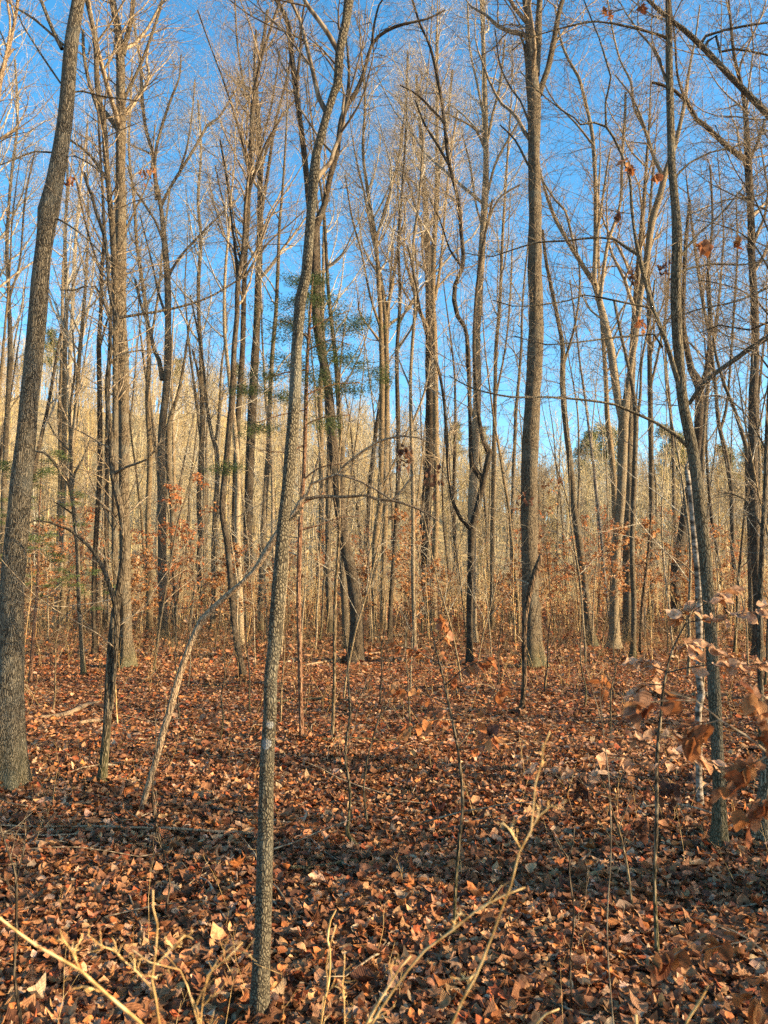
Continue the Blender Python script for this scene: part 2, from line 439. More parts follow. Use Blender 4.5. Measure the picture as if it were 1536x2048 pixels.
PAL = np.array([(.085, .042, .026), (.14, .066, .036), (.20, .105, .060), (.30, .165, .092), (.40, .25, .145), (.36, .15, .055), (.27, .085, .038), (.38, .29, .22), (.30, .22, .17)])
PALW = np.array([.07, .15, .22, .20, .10, .08, .07, .045, .065])
def litter_tint(rng, m):
    c = PAL[rng.choice(len(PAL), m, p=PALW / PALW.sum())] * [1.0, .86, .68]
    return c * rng.uniform(.6, 1.35, (m, 1)) * rng.uniform(.93, 1.07, (m, 3))

# ================================================================ THE SETTING
rng = np.random.default_rng(11)
def axis(lo, hi, mid0, mid1, fine, n_out):
    c = np.arange(mid0, mid1, fine)
    a = mid0 - np.geomspace(fine, mid0 - lo, n_out)[::-1]; b = c[-1] + np.geomspace(fine, hi - c[-1], n_out)
    return np.concatenate([a, c, b])
gx = axis(-2500, 2500, -30, 30, .5, 60); gy = axis(-2500, 2500, -3, 70, .5, 70)
GX, GY = np.meshgrid(gx, gy)
GZ = gh(GX, GY)
GV = np.column_stack([GX.ravel(), GY.ravel(), GZ.ravel()])
nx, ny = len(gx), len(gy)
ii = (np.arange(ny - 1)[:, None] * nx + np.arange(nx - 1)[None, :])
GQ = np.stack([ii, ii + 1, ii + nx + 1, ii + nx], -1).reshape(-1, 4)
tag(obj('ground', mesh_np('ground', GV, GQ, mat=M['ground'])), kind='structure')

# fallen leaves: one sheet nobody could count
def litter_zone(rng, y0, y1, dens, protos, size, side, lift, tilt):
    area = (y1 - y0) * 2 * (.56 * (y0 + y1) / 2 + side)
    m = int(area * dens)
    y = rng.uniform(y0, y1, m * 2); hw = .56 * y + side; keep = rng.random(m * 2) < hw / hw.max()
    y = y[keep][:m]; hw = .56 * y + side; x = rng.uniform(-1, 1, len(y)) * hw
    z = gh(x, y) + rng.random(len(y)) ** 1.5 * lift + .006
    X, Y, Z = frames(rng, len(y), tilt)
    sz = size * rng.uniform(.45, 1.1, len(y)) * np.where(rng.random(len(y)) < .12, 1.6, 1)
    return scatter_leaves(rng, np.column_stack([x, y, z]), sz, X, Y, Z, protos, litter_tint(rng, len(y)))
near_p = [leaf_proto(k, rng, rng.normal(.3, .6), rng.normal(.15, .38), rng.normal(0, .6)) for k in ['oak', 'maple', 'oval', 'oval', 'oval', 'beech', 'oak', 'oval', 'maple', 'oval', 'beech', 'oval', 'tiny', 'oak'] for _ in range(4)]
mid_p = [leaf_proto(k, rng, rng.normal(.25, .45), rng.normal(.1, .3), rng.normal(0, .6)) for k in ['oval', 'oval', 'oak', 'oval'] for _ in range(2)]
far_p = [leaf_proto('tiny', rng, rng.normal(.3, .4), rng.normal(.1, .3), rng.normal(0, .6)) for _ in range(5)]
zs = [litter_zone(rng, .2, 8, 1900, near_p, .066, 1.2, .036, .50), litter_zone(rng, 8, 17, 760, mid_p, .074, 1.5, .035, .5),
      litter_zone(rng, 17, 34, 130, far_p, .14, 1.5, .07, .6), litter_zone(rng, 34, 62, 22, far_p, .26, 1.5, .1, .7)]
V, T, C, UVs, off = [], [], [], [], 0
for v, t, c, u in zs: V.append(v); T.append(t + off); C.append(c); UVs.append(u); off += len(v)
lit = obj('leaf_litter', mesh_np('leaf_litter', np.concatenate(V), tris=np.concatenate(T), mat=M['litter'], smooth=True, tint=np.concatenate(C), uv=np.concatenate(UVs)))
tag(lit, 'carpet of fallen brown oak and maple leaves covering the forest floor', 'fallen leaves', kind='stuff')

# loose sticks on the ground
m = 700
y = rng.uniform(1.5, 30, m) ** 1.0; x = rng.uniform(-1, 1, m) * (.56 * y + 1.5)
S = np.column_stack([x, y, gh(x, y) + .03]); a = rng.uniform(0, 6.28, m)
P, R = poly(rng, S, np.column_stack([np.cos(a), np.sin(a), rng.normal(.02, .12, m)]), rng.uniform(.2, .9, m), rng.uniform(.0025, .008, m), 6, .16, -.01)
P[..., 2] = np.maximum(P[..., 2], gh(P[..., 0], P[..., 1]) + .02)
V, Q = tubes([(P, R, 4)])
tag(obj('fallen_twigs', mesh_np('fallen_twigs', V, Q, mat=M['twig'])), 'thin fallen twigs strewn over the brown leaves', 'twigs', kind='stuff')

# dry grass and seedlings standing in the litter
m = 2600
y = 2 + 34 * rng.random(m) ** .8; x = rng.uniform(-1, 1, m) * (.56 * y + 1.5)
keep = (np.sin(x * 1.1 + 2) * np.sin(y * .8) + rng.normal(0, .5, m)) > .0
x, y = x[keep], y[keep]; m = len(x)
S = np.column_stack([x, y, gh(x, y)])
hh = rng.uniform(.12, .5, m) * np.where(y > 9, 1.7, 1)
P, R = poly(rng, S, np.column_stack([rng.normal(0, .3, m), rng.normal(0, .3, m), np.ones(m)]), hh, rng.uniform(.0012, .0026, m) * np.where(y > 9, 1.6, 1), 5, .12, 0)
K = kids(rng, P, R, hh, 3, .3, 1, 45, 15, .4, .7, rmin=.001)
P2, R2 = poly(rng, *K, 3, .15, .1)
V, Q = tubes([(P, R, 3), (P2, R2, 3)])
P3, R3 = [], []
m = 2600                                  # low twiggy brush farther back
y = rng.uniform(17, 36, m); x = rng.uniform(-1, 1, m) * (.56 * y + 1.5)
S = np.column_stack([x, y, gh(x, y)]); hb = rng.uniform(.3, 1.1, m)
PB, RB = poly(rng, S, np.column_stack([rng.normal(0, .5, m), rng.normal(0, .5, m), np.ones(m)]), hb, rng.uniform(.003, .006, m), 5, .15, 0)
K = kids(rng, PB, RB, hb, 5, .1, 1, 50, 18, .55, .7, rmin=.0022); PC, RC = poly(rng, *K, 4, .18, 0)
VB, QB = tubes([(PB, RB, 3), (PC, RC, 3)])
tag(obj('low_brush', mesh_np('low_brush', VB, QB, mat=M['tan'])), 'low tangle of thin brown brush standing behind the open leafy floor', 'brush', kind='stuff')
tag(obj('dry_undergrowth', mesh_np('dry_undergrowth', V, Q, mat=M['cane'])), 'thin straw coloured seedlings and dry grass standing in the leaf litter', 'undergrowth', kind='stuff')

# ================================================================ TREES
def twig_mesh(name, mains, rng, mat, k1=7, L1=1.3, k2=5, k3=3, ang=48, t0=.12, flat=0., r1=.30, trop=.04, wig=.16, fine=.0022, w1=.014):
    """mains: list of (P, R) polylines; grows side twigs on all of them"""
    G = []
    Ps, Rs, Ls = [], [], []
    for P, R in mains:
        p, r, L = resample(np.asarray(P), np.asarray(R), 14)
        for _ in range(int(np.clip(round(L / 1.8), 1, 7))): Ps.append(p); Rs.append(r); Ls.append(L)
    P, R, L = np.array(Ps), np.array(Rs), np.array(Ls)
    K = list(kids(rng, P, R, np.ones(len(L)), k1, t0, 1, ang, 12, 1, r1, flat, fine * 1.3))
    K[2] = np.minimum(K[2] / .8 * L1 * 1.3, np.repeat(L, k1) * .6) * rng.uniform(.45, 1.1, len(K[2]))
    if w1: K[3] = np.minimum(K[3], w1)
    A = poly(rng, *K, 7, wig, trop)
    G.append((*A, 4))
    K2 = kids(rng, *A, K[2], k2, .12, 1, 46, 12, .52, .62, flat, fine)
    B = poly(rng, *K2, 5, wig, trop * .8); G.append((*B, 3))
    if k3:
        K3 = kids(rng, *B, K2[2], k3, .2, 1, 42, 12, .55, .65, flat, fine)
        D = poly(rng, *K3, 4, wig, trop * .6); G.append((*D, 3))
    V, Q = tubes(G)
    return mesh_np(name, V, Q, mat=mat)

def crown_groups(rng, P, R, H, nl, t0, t1, ang, lr, dens=(7, 6, 4), fine=.0028, tr=.10, flat=0.):
    """main limbs and twigs on one trunk polyline (P,R)"""
    p, r, L = resample(P, R, 24)
    K = list(kids(rng, p[None], r[None], np.array([H * lr]), nl, t0, t1, ang, 9, 1, .55, flat, .012))
    A = poly(rng, *K, 12, .12, tr * .75, .2)
    G = [(*A, 5)]
    K2 = kids(rng, *A, K[2], dens[0], .15, 1, 48, 12, .56, .50, flat, .006)
    B = poly(rng, *K2, 8, .15, .05, .25); G.append((*B, 4))
    K3 = kids(rng, *B, K2[2], dens[1], .12, 1, 50, 17, .52, .55, flat, fine)
    D = poly(rng, *K3, 5, .16, .03, .4); G.append((*D, 3))
    if dens[2]:
        K4 = kids(rng, *D, K3[2], dens[2], .15, 1, 38, 12, .62, .8, flat, fine * .8)
        E = poly(rng, *K4, 3, .12, .04, .5); G.append((*E, 3))
    return G

TREES = []; TREEW = []
def limb_pts(root_Y, pts, rng, slope=None):
    """pixels + width -> world points drifting in depth along the limb"""
    s = rng.uniform(-.35, .35) if slope is None else slope
    out, d = [], 0.
    for i, p in enumerate(pts):
        if i: d += math.hypot(p[0] - pts[i - 1][0], (p[1] - pts[i - 1][1]) * .35) / F * root_Y
        Y = root_Y + s * d
        out.append((at(p[0], p[1], Y), p[2] / 2 / F * Y))
    return out
def tree(label, base, path, limbs=(), mat='grey', tmat='twig', H=20, seed=0, k=(9, 1.5, 5, 3), crown=True, nl=12, sides=14, flare=.45,
         cat='tree', name='tree', group=None, fine=.0022, lump=.05, flat=0., grow_from=.15, gl=None, tang=50, own=None, extra=None, w1=.013, depth=None):
    """traced tree. path: [(px,py,width px)...] from the foot up; limbs the same, each starting on the trunk"""
    rng = np.random.default_rng(1000 + seed)
    Y = depth or base_depth(base)
    pts = [(at(x, y, Y), w / 2 / F * Y) for x, y, w in path]
    g = float(gh(pts[0][0].x, Y))
    root = tag(obj(name, None, loc=(pts[0][0].x, Y, g)), label, cat, group)
    origin = Vector((pts[0][0].x, Y, g))
    pts[0] = (Vector((pts[0][0].x, Y, g - .06)), pts[0][1])
    if crown and pts[-1][0].z < H:
        p, r = pts[-1]; q = pts[-2][0]
        d = (p - q).normalized(); d.y = 0; top = H
        nseg = max(3, int((top - p.z) / 1.2)); cur = p.copy()
        for i in range(nseg):
            f = (i + 1) / nseg
            d = (d * .8 + Vector((rng.normal(0, .08), rng.normal(0, .08), 1)) * .2).normalized()
            cur = cur + d * ((top - p.z) / nseg)
            pts.append((cur.copy(), max(r * (1 - f) ** .8, .012)))
    step = max(.08, Y * .012)
    P, R = smoothpath([(p - origin, r) for p, r in pts], step)
    V, Q, tr = trunk_mesh('trunk', P, R, sides, M[mat], rng, flare, lump, 0)
    obj('trunk', mesh_np('trunk', V, Q, tr, mat=M[mat]), root)
    mains = [(P, R)] if grow_from is not None else []
    if grow_from is not None:
        c = int(len(P) * grow_from); mains = [(P[c:], R[c:])]
        if gl: 
            zc = gl[0]; s = [i for i in range(len(P)) if zc <= P[i][2] <= gl[1]]
            mains = [(P[s], R[s])] if len(s) > 4 else []
    for li, lp in enumerate(limbs):
        a = limb_pts(Y, lp, rng)
        p, r = smoothpath([(q - origin, max(w, .002)) for q, w in a], step)
        if lp[-1][1] < 6 and lp[-1][2] > 3:      # runs out of the picture: carry it on
            d = Vector(p[-1] - p[-4 if len(p) > 4 else 0]).normalized()
            n2 = 8; L2 = lp[-1][2] / F * Y * 30
            ex, _r = poly(rng, p[-1][None], np.array(d)[None], np.array([L2]), np.array([r[-1]]), n2, .08, .06)
            p = np.vstack([p, ex[0][1:]]); r = np.concatenate([r, _r[0][1:]])
        V, Q, tr = trunk_mesh('limb', p, r, max(7, sides - 5), M[mat], rng, 0, .05)
        obj('limb', mesh_np('limb', V, Q, tr, mat=M[mat]), root)
        mains.append((p, r)); 
        if li < 20: mains.append((p[len(p) // 3:], r[len(p) // 3:]))
    if mains and k:
        obj('twigs', twig_mesh('twigs', mains, rng, M[tmat], k[0], k[1], k[2], k[3], fine=fine, flat=flat, ang=tang, w1=w1), root)
    if crown:
        G = crown_groups(rng, P, R, H, nl, .5, .98, 42, .26, (6, 5, 3), fine=.0028)
        V, Q = tubes(G)
        obj('crown', mesh_np('crown', V, Q, mat=M[tmat]), root)
    TREES.append((origin.x, origin.y)); TREEW.append((origin.x, origin.y, float(R[min(3, len(R) - 1)])))
    return root

# --- the near trunks
tree('large furrowed grey trunk leaning right, standing nearest the left edge in brown leaves', 1583,
     [(6,1590,86),(10,1540,68),(13,1470,58),(16,1400,54),(20,1315,50),(25,1178,44),(36,1042,42),(48,905,40),(58,802,37),(69,700,36),(78,600,36),(86,512,34),(92,455,37),(96,425,44),(107,376,37),(125,273,31),(137,171,29),(143,85,28),(157,0,26),(170,-110,24)],
     [[(124,98,9),(106,61,8),(82,0,7)],[(121,166,4),(85,113,4),(44,48,3),(38,30,3)],[(130,92,5),(68,38,5),(30,15,4),(0,-10,3)],[(108,305,4),(70,303,3.5),(30,318,3),(0,330,2.5)],[(112,320,4),(150,312,3.5),(190,335,3),(205,350,2.5)],[(138,185,5),(165,182,4),(200,192,4),(240,197,3),(285,203,2)],
      [(92,430,4),(120,440,4),(165,470,3),(205,510,2.5),(235,560,2)]],
     mat='oak', H=19, seed=1, sides=40, k=(3,.9,4,3), grow_from=.35, lump=.05, flare=.7)
tree('slender forked grey sapling beside the large left trunk, its snapped top dead and crooked', 1579,
     [(203,1583,22),(206,1540,18),(213,1470,16),(219,1348,15),(228,1247,16),(239,1170,14),(247,1110,12),(248,1076,11),(239,1008,13),(227,953,13),(221,871,10),(215,802,9),(214,760,9),(218,727,9),(222,705,7),(220,673,7),(232,650,8),(236,636,7),(222,602,6),(217,564,7),(214,513,7),(209,472,7),(191,420,7),(185,393,7),(174,369,6),(169,345,5)],
     [[(218,727,8),(236,714,7),(253,705,4),(285,700,2.5),(330,712,2)],[(236,636,6),(290,627,5),(342,618,5),(410,598,4),(465,567,3.5),(505,540,2)],[(227,948,8),(253,934,5),(294,919,4),(309,902,3.5),(313,885,2.5)],
      [(222,1420,9),(227,1370,9),(232,1290,9),(233,1245,9),(228,1205,9),(221,1178,9),(205,1134,8),(178,1093,7),(137,1059,5),(100,1045,4),(70,1041,3),(54,1048,2)],
      [(222,640,5),(190,573,4),(150,580,3.5),(120,580,2)]],
     mat='grey', crown=False, H=5, seed=2, sides=16, k=(4,.9,4,2), fine=.0016, grow_from=.3, flare=.3)
tree('nearest slim trunk with blocky bark and two white scars, leaning right as it rises', 2034,
     [(518,2048,44),(520,2000,37),(522,1930,34),(526,1861,32),(529,1760,31),(531,1690,30),(535,1519,27),(540,1433,26),(541,1348,26),(548,1290,27),(551,1247,28),(558,1170,30),(563,1110,29),(567,1042,25),(575,973,26),(580,905,25),(586,837,24),(591,768,24),(593,700,22),(595,683,22),(602,598,23),(613,547,21),(618,478,20),(623,410,19),(627,372,20),(628,350,22),(633,307,19),(651,239,17),(668,185,17),(675,171,20),(679,102,19),(692,40,19),(697,0,21),(702,-60,18),(712,-160,17)],
     [[(566,1050,6),(590,1032,5),(605,1015,4)]],
     mat='block', H=6.0, seed=3, sides=36, k=(1,.5,3,2), nl=7, fine=.0015, grow_from=.62, flare=.18, lump=.07, cat='tree')
tree('finely ridged trunk curving left as it rises, just right of the pale birch', 1712,
     [(1441,1716,44),(1440,1680,30),(1439,1621,24),(1436,1519,23),(1430,1400,25),(1427,1349,23),(1417,1213,22),(1410,1110,23),(1400,1025,23),(1393,956,22),(1383,888,22),(1369,820,21),(1362,768,20),(1357,700,20),(1355,683,20),(1352,581,20),(1354,478,20),(1350,410,17),(1344,342,16),(1342,273,16),(1339,171,15),(1338,34,13),(1337,0,12),(1337,-60,11)],
     [[(1375,893,8),(1366,884,7),(1349,868,7),(1315,847,6),(1270,826,6),(1229,809,5),(1161,799,5),(1092,794,4),(1024,794,4),(946,777,3),(898,751,2)],
      [(1364,790,10),(1349,741,10),(1332,683,9),(1308,622,9),(1291,564,9),(1277,506,9),(1270,472,6),(1263,410,6),(1260,359,5),(1243,308,5),(1226,273,5),(1212,253,5),(1211,205,4),(1222,154,4),(1212,120,4),(1198,75,3),(1181,34,3),(1160,-20,2.5)],
      [(1275,508,8),(1252,495,6),(1229,478,5),(1195,475,4),(1126,482,4),(1075,485,3.5),(1024,500,3),(985,513,2.5),(930,506,2)],
      [(1304,616,5),(1263,608,4),(1225,600,4),(1167,590,4),(1137,601,3),(1080,610,3),(1024,612,2.5),(985,600,2)],
      [(1212,253,5),(1188,245,4),(1161,249,4),(1148,235,3),(1126,222,3),(1075,181,3),(1041,143,2)],
      [(1325,695,5),(1308,668,4),(1270,672,4),(1229,675,4),(1150,685,3),(1092,689,3),(1055,680,2),(1030,672,2)],
      [(1338,80,7),(1325,72,6),(1263,55,5),(1195,43,4),(1144,51,4),(1092,65,3),(1051,77,3),(1024,101,2.5)],
      [(1356,545,6),(1385,535,4),(1425,528,4),(1470,530,3),(1500,528,3),(1536,520,3)],
      [(1345,360,5),(1380,325,4),(1420,305,3.5),(1480,290,3),(1536,262,2.5)],
      [(1356,520,5),(1395,470,4),(1440,430,3.5),(1500,360,3),(1550,320,2.5)]],
     mat='ridge', H=8.5, nl=4, seed=4, sides=34, k=(7,.85,6,4), fine=.0014, grow_from=.55, flare=.45, flat=.35)

tree('leaning trunk at the right edge whose long limbs reach down across the upper right', 1692,
     [(1516,1695,44),(1522,1640,28),(1532,1560,24),(1548,1400,23),(1566,1200,22),(1584,1000,22),(1600,800,21),(1618,600,20),(1632,400,19),(1640,200,17),(1640,0,15)],
     [[(1625,460,17),(1585,290,15),(1536,229,14),(1479,171,13),(1410,99,12),(1366,58,11),(1338,38,9),(1314,17,8),(1297,0,8),(1270,-40,7)],
      [(1622,560,13),(1570,640,12),(1536,675,10),(1496,700,10),(1468,720,9),(1434,744,9),(1400,775,9),(1378,808,8)],
      [(1400,90,7),(1412,72,6),(1450,60,5),(1490,52,5),(1536,45,4)],[(1408,98,7),(1416,82,6),(1432,72,6),(1440,104,6),(1470,98,5),(1536,110,4)],
      [(1625,500,8),(1560,560,6),(1480,600,4),(1400,618,3),(1330,640,2)],[(1610,700,8),(1560,640,6),(1500,660,4),(1440,650,3),(1400,665,2)],[(1632,380,8),(1580,350,6),(1520,390,4),(1450,400,3),(1380,430,2)]],
     mat='oak', H=8.5, nl=4, seed=5, sides=26, k=(7,.8,6,4), fine=.0015, grow_from=.5, flare=.7, flat=.35)
tree('slim pale birch broken off where it meets the ridged trunk beside it', 1617,
     [(1401,1622,22),(1399,1600,15),(1398,1553,13),(1398,1485,13),(1397,1416,13),(1403,1389,15),(1397,1350,12),(1399,1300,12),(1398,1247,13),(1396,1161,13),(1390,1093,13),(1385,1025,12),(1380,980,11),(1374,942,11)],
     [[(1403,1392,8),(1412,1385,5),(1417,1400,3)],[(1374,950,7),(1372,935,6),(1377,925,5)]],
     mat='birch', crown=False, H=3, seed=6, sides=22, k=(1,.4,2,0), grow_from=.6, flare=.3, name='birch_tree', cat='birch')
# --- the leaning dead tree caught on the near trunk
tree('dead barkless stem leaning up rightward onto the nearest slim trunk', 1634,
     [(278,1640,13),(288,1600,12),(300,1560,12),(314,1515,12),(325,1470,12),(340,1420,13),(350,1380,13),(362,1340,12),(378,1295,12),(395,1258,13),(405,1240,14),(430,1213,11),(455,1190,11),(480,1170,11),(505,1146,10),(520,1125,12),(535,1100,14),(548,1075,11),(566,1052,11),(590,1025,11),(600,1005,10),(612,992,9)],
     [[(608,998,8),(640,993,7),(680,994,6),(706,993,6),(733,990,7),(755,999,6),(786,1001,6),(805,1006,5),(835,1017,5),(860,1030,4),(876,1041,3)],
      [(614,992,7),(622,968,6),(648,958,6),(674,949,6),(700,955,5),(725,965,4),(750,978,4),(786,1002,4)],
      [(622,972,5),(630,940,4),(640,905,3)],[(785,1002,5),(800,985,4),(818,962,4),(826,953,3),(822,925,3),(815,905,2)],
      [(704,919,6),(725,903,5),(755,884,5),(800,872,4),(835,875,3),(870,890,2)],[(674,950,5),(690,930,5),(710,914,5)]],
     mat='dead', tmat='twig', crown=False, H=3, seed=7, sides=16, k=(5,.45,4,2), fine=.0015, grow_from=.8, flare=.1, lump=.09, name='dead_tree', cat='dead tree', depth=None)
tree('short broken dark snag standing in front of the thick central right trunk', 1430,
     [(1045,1432,12),(1045,1400,10),(1049,1363,10),(1048,1281,10),(1050,1230,11),(1056,1196,12),(1064,1165,12),(1070,1145,13),(1077,1125,11),(1083,1108,7)],
     [], mat='darkdead', crown=False, H=2, seed=8, sides=14, k=(2,.4,2,0), grow_from=.3, name='dead_snag', cat='dead trunk')
tree('thin reddish cedar stem with bare horizontal twigs below and thin green sprays on top', 1489,
     [(603,1492,13),(603,1455,9),(601,1382,9),(599,1281,9),(597,1178,9),(601,1042,9),(608,939,8),(611,837,8),(614,734,7),(618,660,6),(622,600,5),(626,555,3)],
     [[(607,960,4),(640,935,3),(700,925,2)],[(600,1060,4),(640,1050,3),(680,1035,2),(720,1032,1.5)],[(609,890,4),(570,905,3),(520,900,2)],[(612,790,4),(660,770,3),(720,765,2)],[(600,1010,4),(650,985,3)],[(610,850,4),(645,835,3),(700,830,2)],
      [(614,740,4),(570,745,3),(530,760,2)],[(616,700,4),(660,680,3),(700,690,2)],[(618,660,4),(650,640,3),(690,625,2)],[(617,680,4),(590,650,3),(560,640,2)],[(612,820,3),(560,830,2.5),(500,850,2)]],
     mat='red', crown=False, H=4, seed=9, sides=16, k=(7,.6,5,3), fine=.0016, grow_from=.3, flat=.55, flare=.4, tang=70, name='cedar_tree', cat='cedar')
tree('thin straight sapling just right of the reddish cedar stem', 1485,
     [(664,1487,9),(666,1440,7),(669,1348,7),(669,1281,7),(671,1178,7),(676,1110,6),(679,1020,6),(676,940,5),(682,860,5),(678,780,4),(684,700,3),(690,640,2)],
     [], mat='tan', crown=False, H=5, seed=10, sides=12, k=(6,.6,4,2), fine=.0015, grow_from=.35, flare=.2)
# --- second row, eleven to twenty-five metres away
tree('tall twin trunked tree with flared mossy foot, behind the forked sapling', 1338,
     [(253,1343,42),(254,1325,29),(252,1280,23),(250,1144,21),(248,940,21),(246,730,23),(240,640,25),(241,512,24),(242,410,21),(241,307,20),(242,205,20),(240,102,17),(234,50,15),(225,0,14)],
     [[(238,1325,13),(230,1144,12),(230,940,12),(231,730,12),(230,560,13),(222,430,11),(214,340,11),(207,240,12),(195,180,11),(192,100,10),(185,50,9),(170,-10,8)],
      [(246,110,12),(250,88,11),(259,55,10),(265,20,9),(268,-10,8)],[(240,265,11),(222,240,10),(208,222,9)],[(207,250,9),(180,170,8),(168,110,7),(166,60,6)],
      [(214,360,7),(180,310,6),(140,280,5)],[(247,200,6),(285,120,6),(320,20,5),(325,-5,4)],[(246,470,5),(270,420,4),(300,350,3),(310,250,3)]],
     mat='grey', H=22, seed=11, sides=22, k=(6,1.5,6,4), grow_from=.45, flare=.55, fine=.0023, w1=.018)
tree('dark trunk forking wide high up, between the nearest slim trunk and the sky gap', 1326,
     [(710,1329,42),(710,1312,33),(712,1298,30),(714,1247,25),(710,1196,24),(702,1144,23),(690,1093,22),(683,1042,21),(673,973,20),(667,905,19),(662,837,18),(656,768,17),(645,717,18),(634,650,18),(631,581,17),(630,512,16),(630,460,17),(649,410,13),(659,359,12),(673,308,11),(683,239,11),(693,212,12),(710,188,9),(727,147,8),(744,89,7),(772,62,7),(809,48,6),(854,38,4),(890,20,3)],
     [[(630,480,13),(618,410,12),(612,340,12),(606,290,12),(600,239,11),(591,171,12),(582,102,11),(575,44,10),(562,15,9),(550,-5,8)],
      [(744,88,6),(748,51,5),(758,10,4),(768,-5,4)],[(692,215,8),(698,150,6),(692,70,4),(690,20,3)],[(592,170,7),(600,110,6),(604,40,5),(612,-5,4)]],
     mat='brown', H=22, seed=12, sides=20, k=(6,1.5,6,4), grow_from=.5, flare=.45, crown=False, fine=.0023)
tree('dark tree forking low into two crooked arms, one with an elbow knob, right of centre', 1328,
     [(940,1332,20),(939,1300,14),(939,1247,13),(941,1144,13),(944,1060,14),(956,1008,12),(967,960,12),(975,925,12),(979,905,14),(967,884,9),(960,850,8),(956,820,7),(952,770,7),(948,700,7),(950,620,6),(958,540,6),(970,470,5),(985,400,5)],
     [[(965,965,11),(958,950,11),(944,932,10),(941,871,8),(939,802,8),(936,700,9),(930,655,9),(915,632,10),(908,600,10),(910,570,9),(925,535,9),(927,515,9),(922,461,8),(915,393,8),(898,325,8),(888,239,7),(878,171,7),(861,96,6),(840,48,5),(825,0,5)],
      [(944,1060,11),(922,1038,8),(907,1008,7),(898,956,7),(893,871,7),(888,802,6),(876,734,6),(862,700,5),(845,640,4),(830,560,4),(815,490,3)],
      [(888,245,6),(860,215,5),(835,190,4),(800,170,3)],[(898,330,6),(875,290,5),(850,250,4),(830,200,3)],[(925,535,6),(900,500,4),(880,440,3),(860,400,3)]],
     mat='brown', H=9, seed=13, sides=16, k=(6,1.4,6,4), grow_from=.6, crown=False, fine=.0023, flare=.3)
tree('thick straight shaggy trunk right of centre, the widest of the middle distance', 1333,
     [(1068,1337,50),(1067,1318,38),(1065,1290,34),(1061,1180,33),(1058,1042,33),(1060,905,33),(1065,802,31),(1071,700,31),(1072,600,29),(1070,547,29),(1070,410,27),(1068,307,25),(1068,205,28),(1064,150,27),(1061,102,21),(1058,50,17),(1052,0,16),(1046,-50,15)],
     [[(1072,150,17),(1076,90,15),(1077,40,14),(1080,-8,12)],[(1078,190,14),(1088,160,12),(1096,137,12),(1109,75,12),(1116,34,11),(1127,-5,10)],
      [(1054,140,6),(1048,90,5),(1038,65,4)],[(1076,370,8),(1100,405,7),(1137,120,1)][:0] or [(1056,330,5),(1030,280,4),(1000,250,3)],[(1060,250,5),(1040,200,4),(1024,180,4),(1000,130,3),(990,60,3)]],
     mat='grey', H=23, seed=14, sides=30, k=(4,1.5,5,3), grow_from=.6, flare=.55, fine=.0023, w1=.018)
tree('slim dark trunk leaning left as it rises, right of the thick shaggy trunk', 1291,
     [(1185,1294,26),(1182,1275,19),(1174,1213,16),(1166,1144,15),(1157,1076,14),(1147,1008,13),(1140,922,12),(1132,854,11),(1125,768,12),(1126,700,10),(1118,650,9),(1106,590,8),(1092,520,7),(1085,460,6)],
     [[(1132,854,6),(1120,700,1)][:0] or [(1127,730,6),(1150,650,5),(1160,560,4),(1150,470,3)]],
     mat='grey', H=16, seed=15, sides=16, k=(6,1.8,6,4), grow_from=.5, fine=.0028, crown=False)
tree('rough trunk with two wide crowns, right of the leaning slim dark one', 1296,
     [(1226,1299,32),(1228,1280,20),(1229,1178,18),(1232,1110,18),(1238,1042,18),(1243,973,18),(1246,871,20),(1248,830,20),(1254,790,14),(1262,730,12),(1270,680,12),(1280,600,12),(1294,513,13),(1304,444,14),(1321,386,13),(1332,342,12),(1350,290,10),(1366,222,8),(1379,137,6),(1390,80,4),(1400,10,3)],
     [[(1246,850,15),(1236,800,15),(1231,768,16),(1222,700,16),(1215,670,16),(1202,615,14),(1188,564,13),(1171,540,10),(1137,485,9),(1109,434,8),(1089,376,6),(1070,300,4)],
      [(1188,568,10),(1191,478,9),(1191,376,8),(1185,273,8),(1171,205,7),(1157,154,7),(1137,120,6),(1120,75,5),(1110,10,4)],
      [(1328,355,7),(1310,320,8),(1290,260,7),(1268,215,6),(1262,165,5),(1240,120,4),(1225,60,4),(1215,0,3)],
      [(1200,600,8),(1215,490,7),(1240,410,6),(1245,310,6),(1250,230,6),(1251,185,5)],[(1192,480,6),(1205,400,5),(1215,330,4),(1222,295,3)],
      [(1150,500,5),(1130,420,5),(1110,400,4),(1085,360,3)],[(1290,255,5),(1265,195,4),(1230,150,3)],[(1186,290,5),(1150,245,4),(1110,205,3),(1090,170,3)]],
     mat='pale', H=22, seed=16, sides=18, k=(6,1.8,6,4), grow_from=.7, crown=False, flare=.6, fine=.0028)
tree('thin white birch sapling curving up beside the rough fork trunk', 1262,
     [(1222,1262,8),(1220,1247,6),(1210,1161,6),(1202,1069,6),(1193,990,6),(1188,939,6),(1178,860,5),(1171,802,5),(1165,760,5),(1160,727,4),(1150,640,4),(1140,560,3)],
     [], mat='birch', H=12, crown=False, seed=17, sides=10, k=(6,1.6,5,3), grow_from=.5, fine=.0028, tmat='palet', name='birch_tree', cat='birch', flare=.2)
tree('broad grey trunk half hidden behind the rough fork trunk', 1284,
     [(1258,1287,28),(1257,1260,22),(1256,1178,21),(1256,1076,20),(1257,973,19),(1259,871,18),(1262,768,16),(1268,660,14),(1276,540,11),(1288,400,8)],
     [], mat='grey', H=20, seed=18, k=(5,2,5,3), grow_from=.5, fine=.0028)
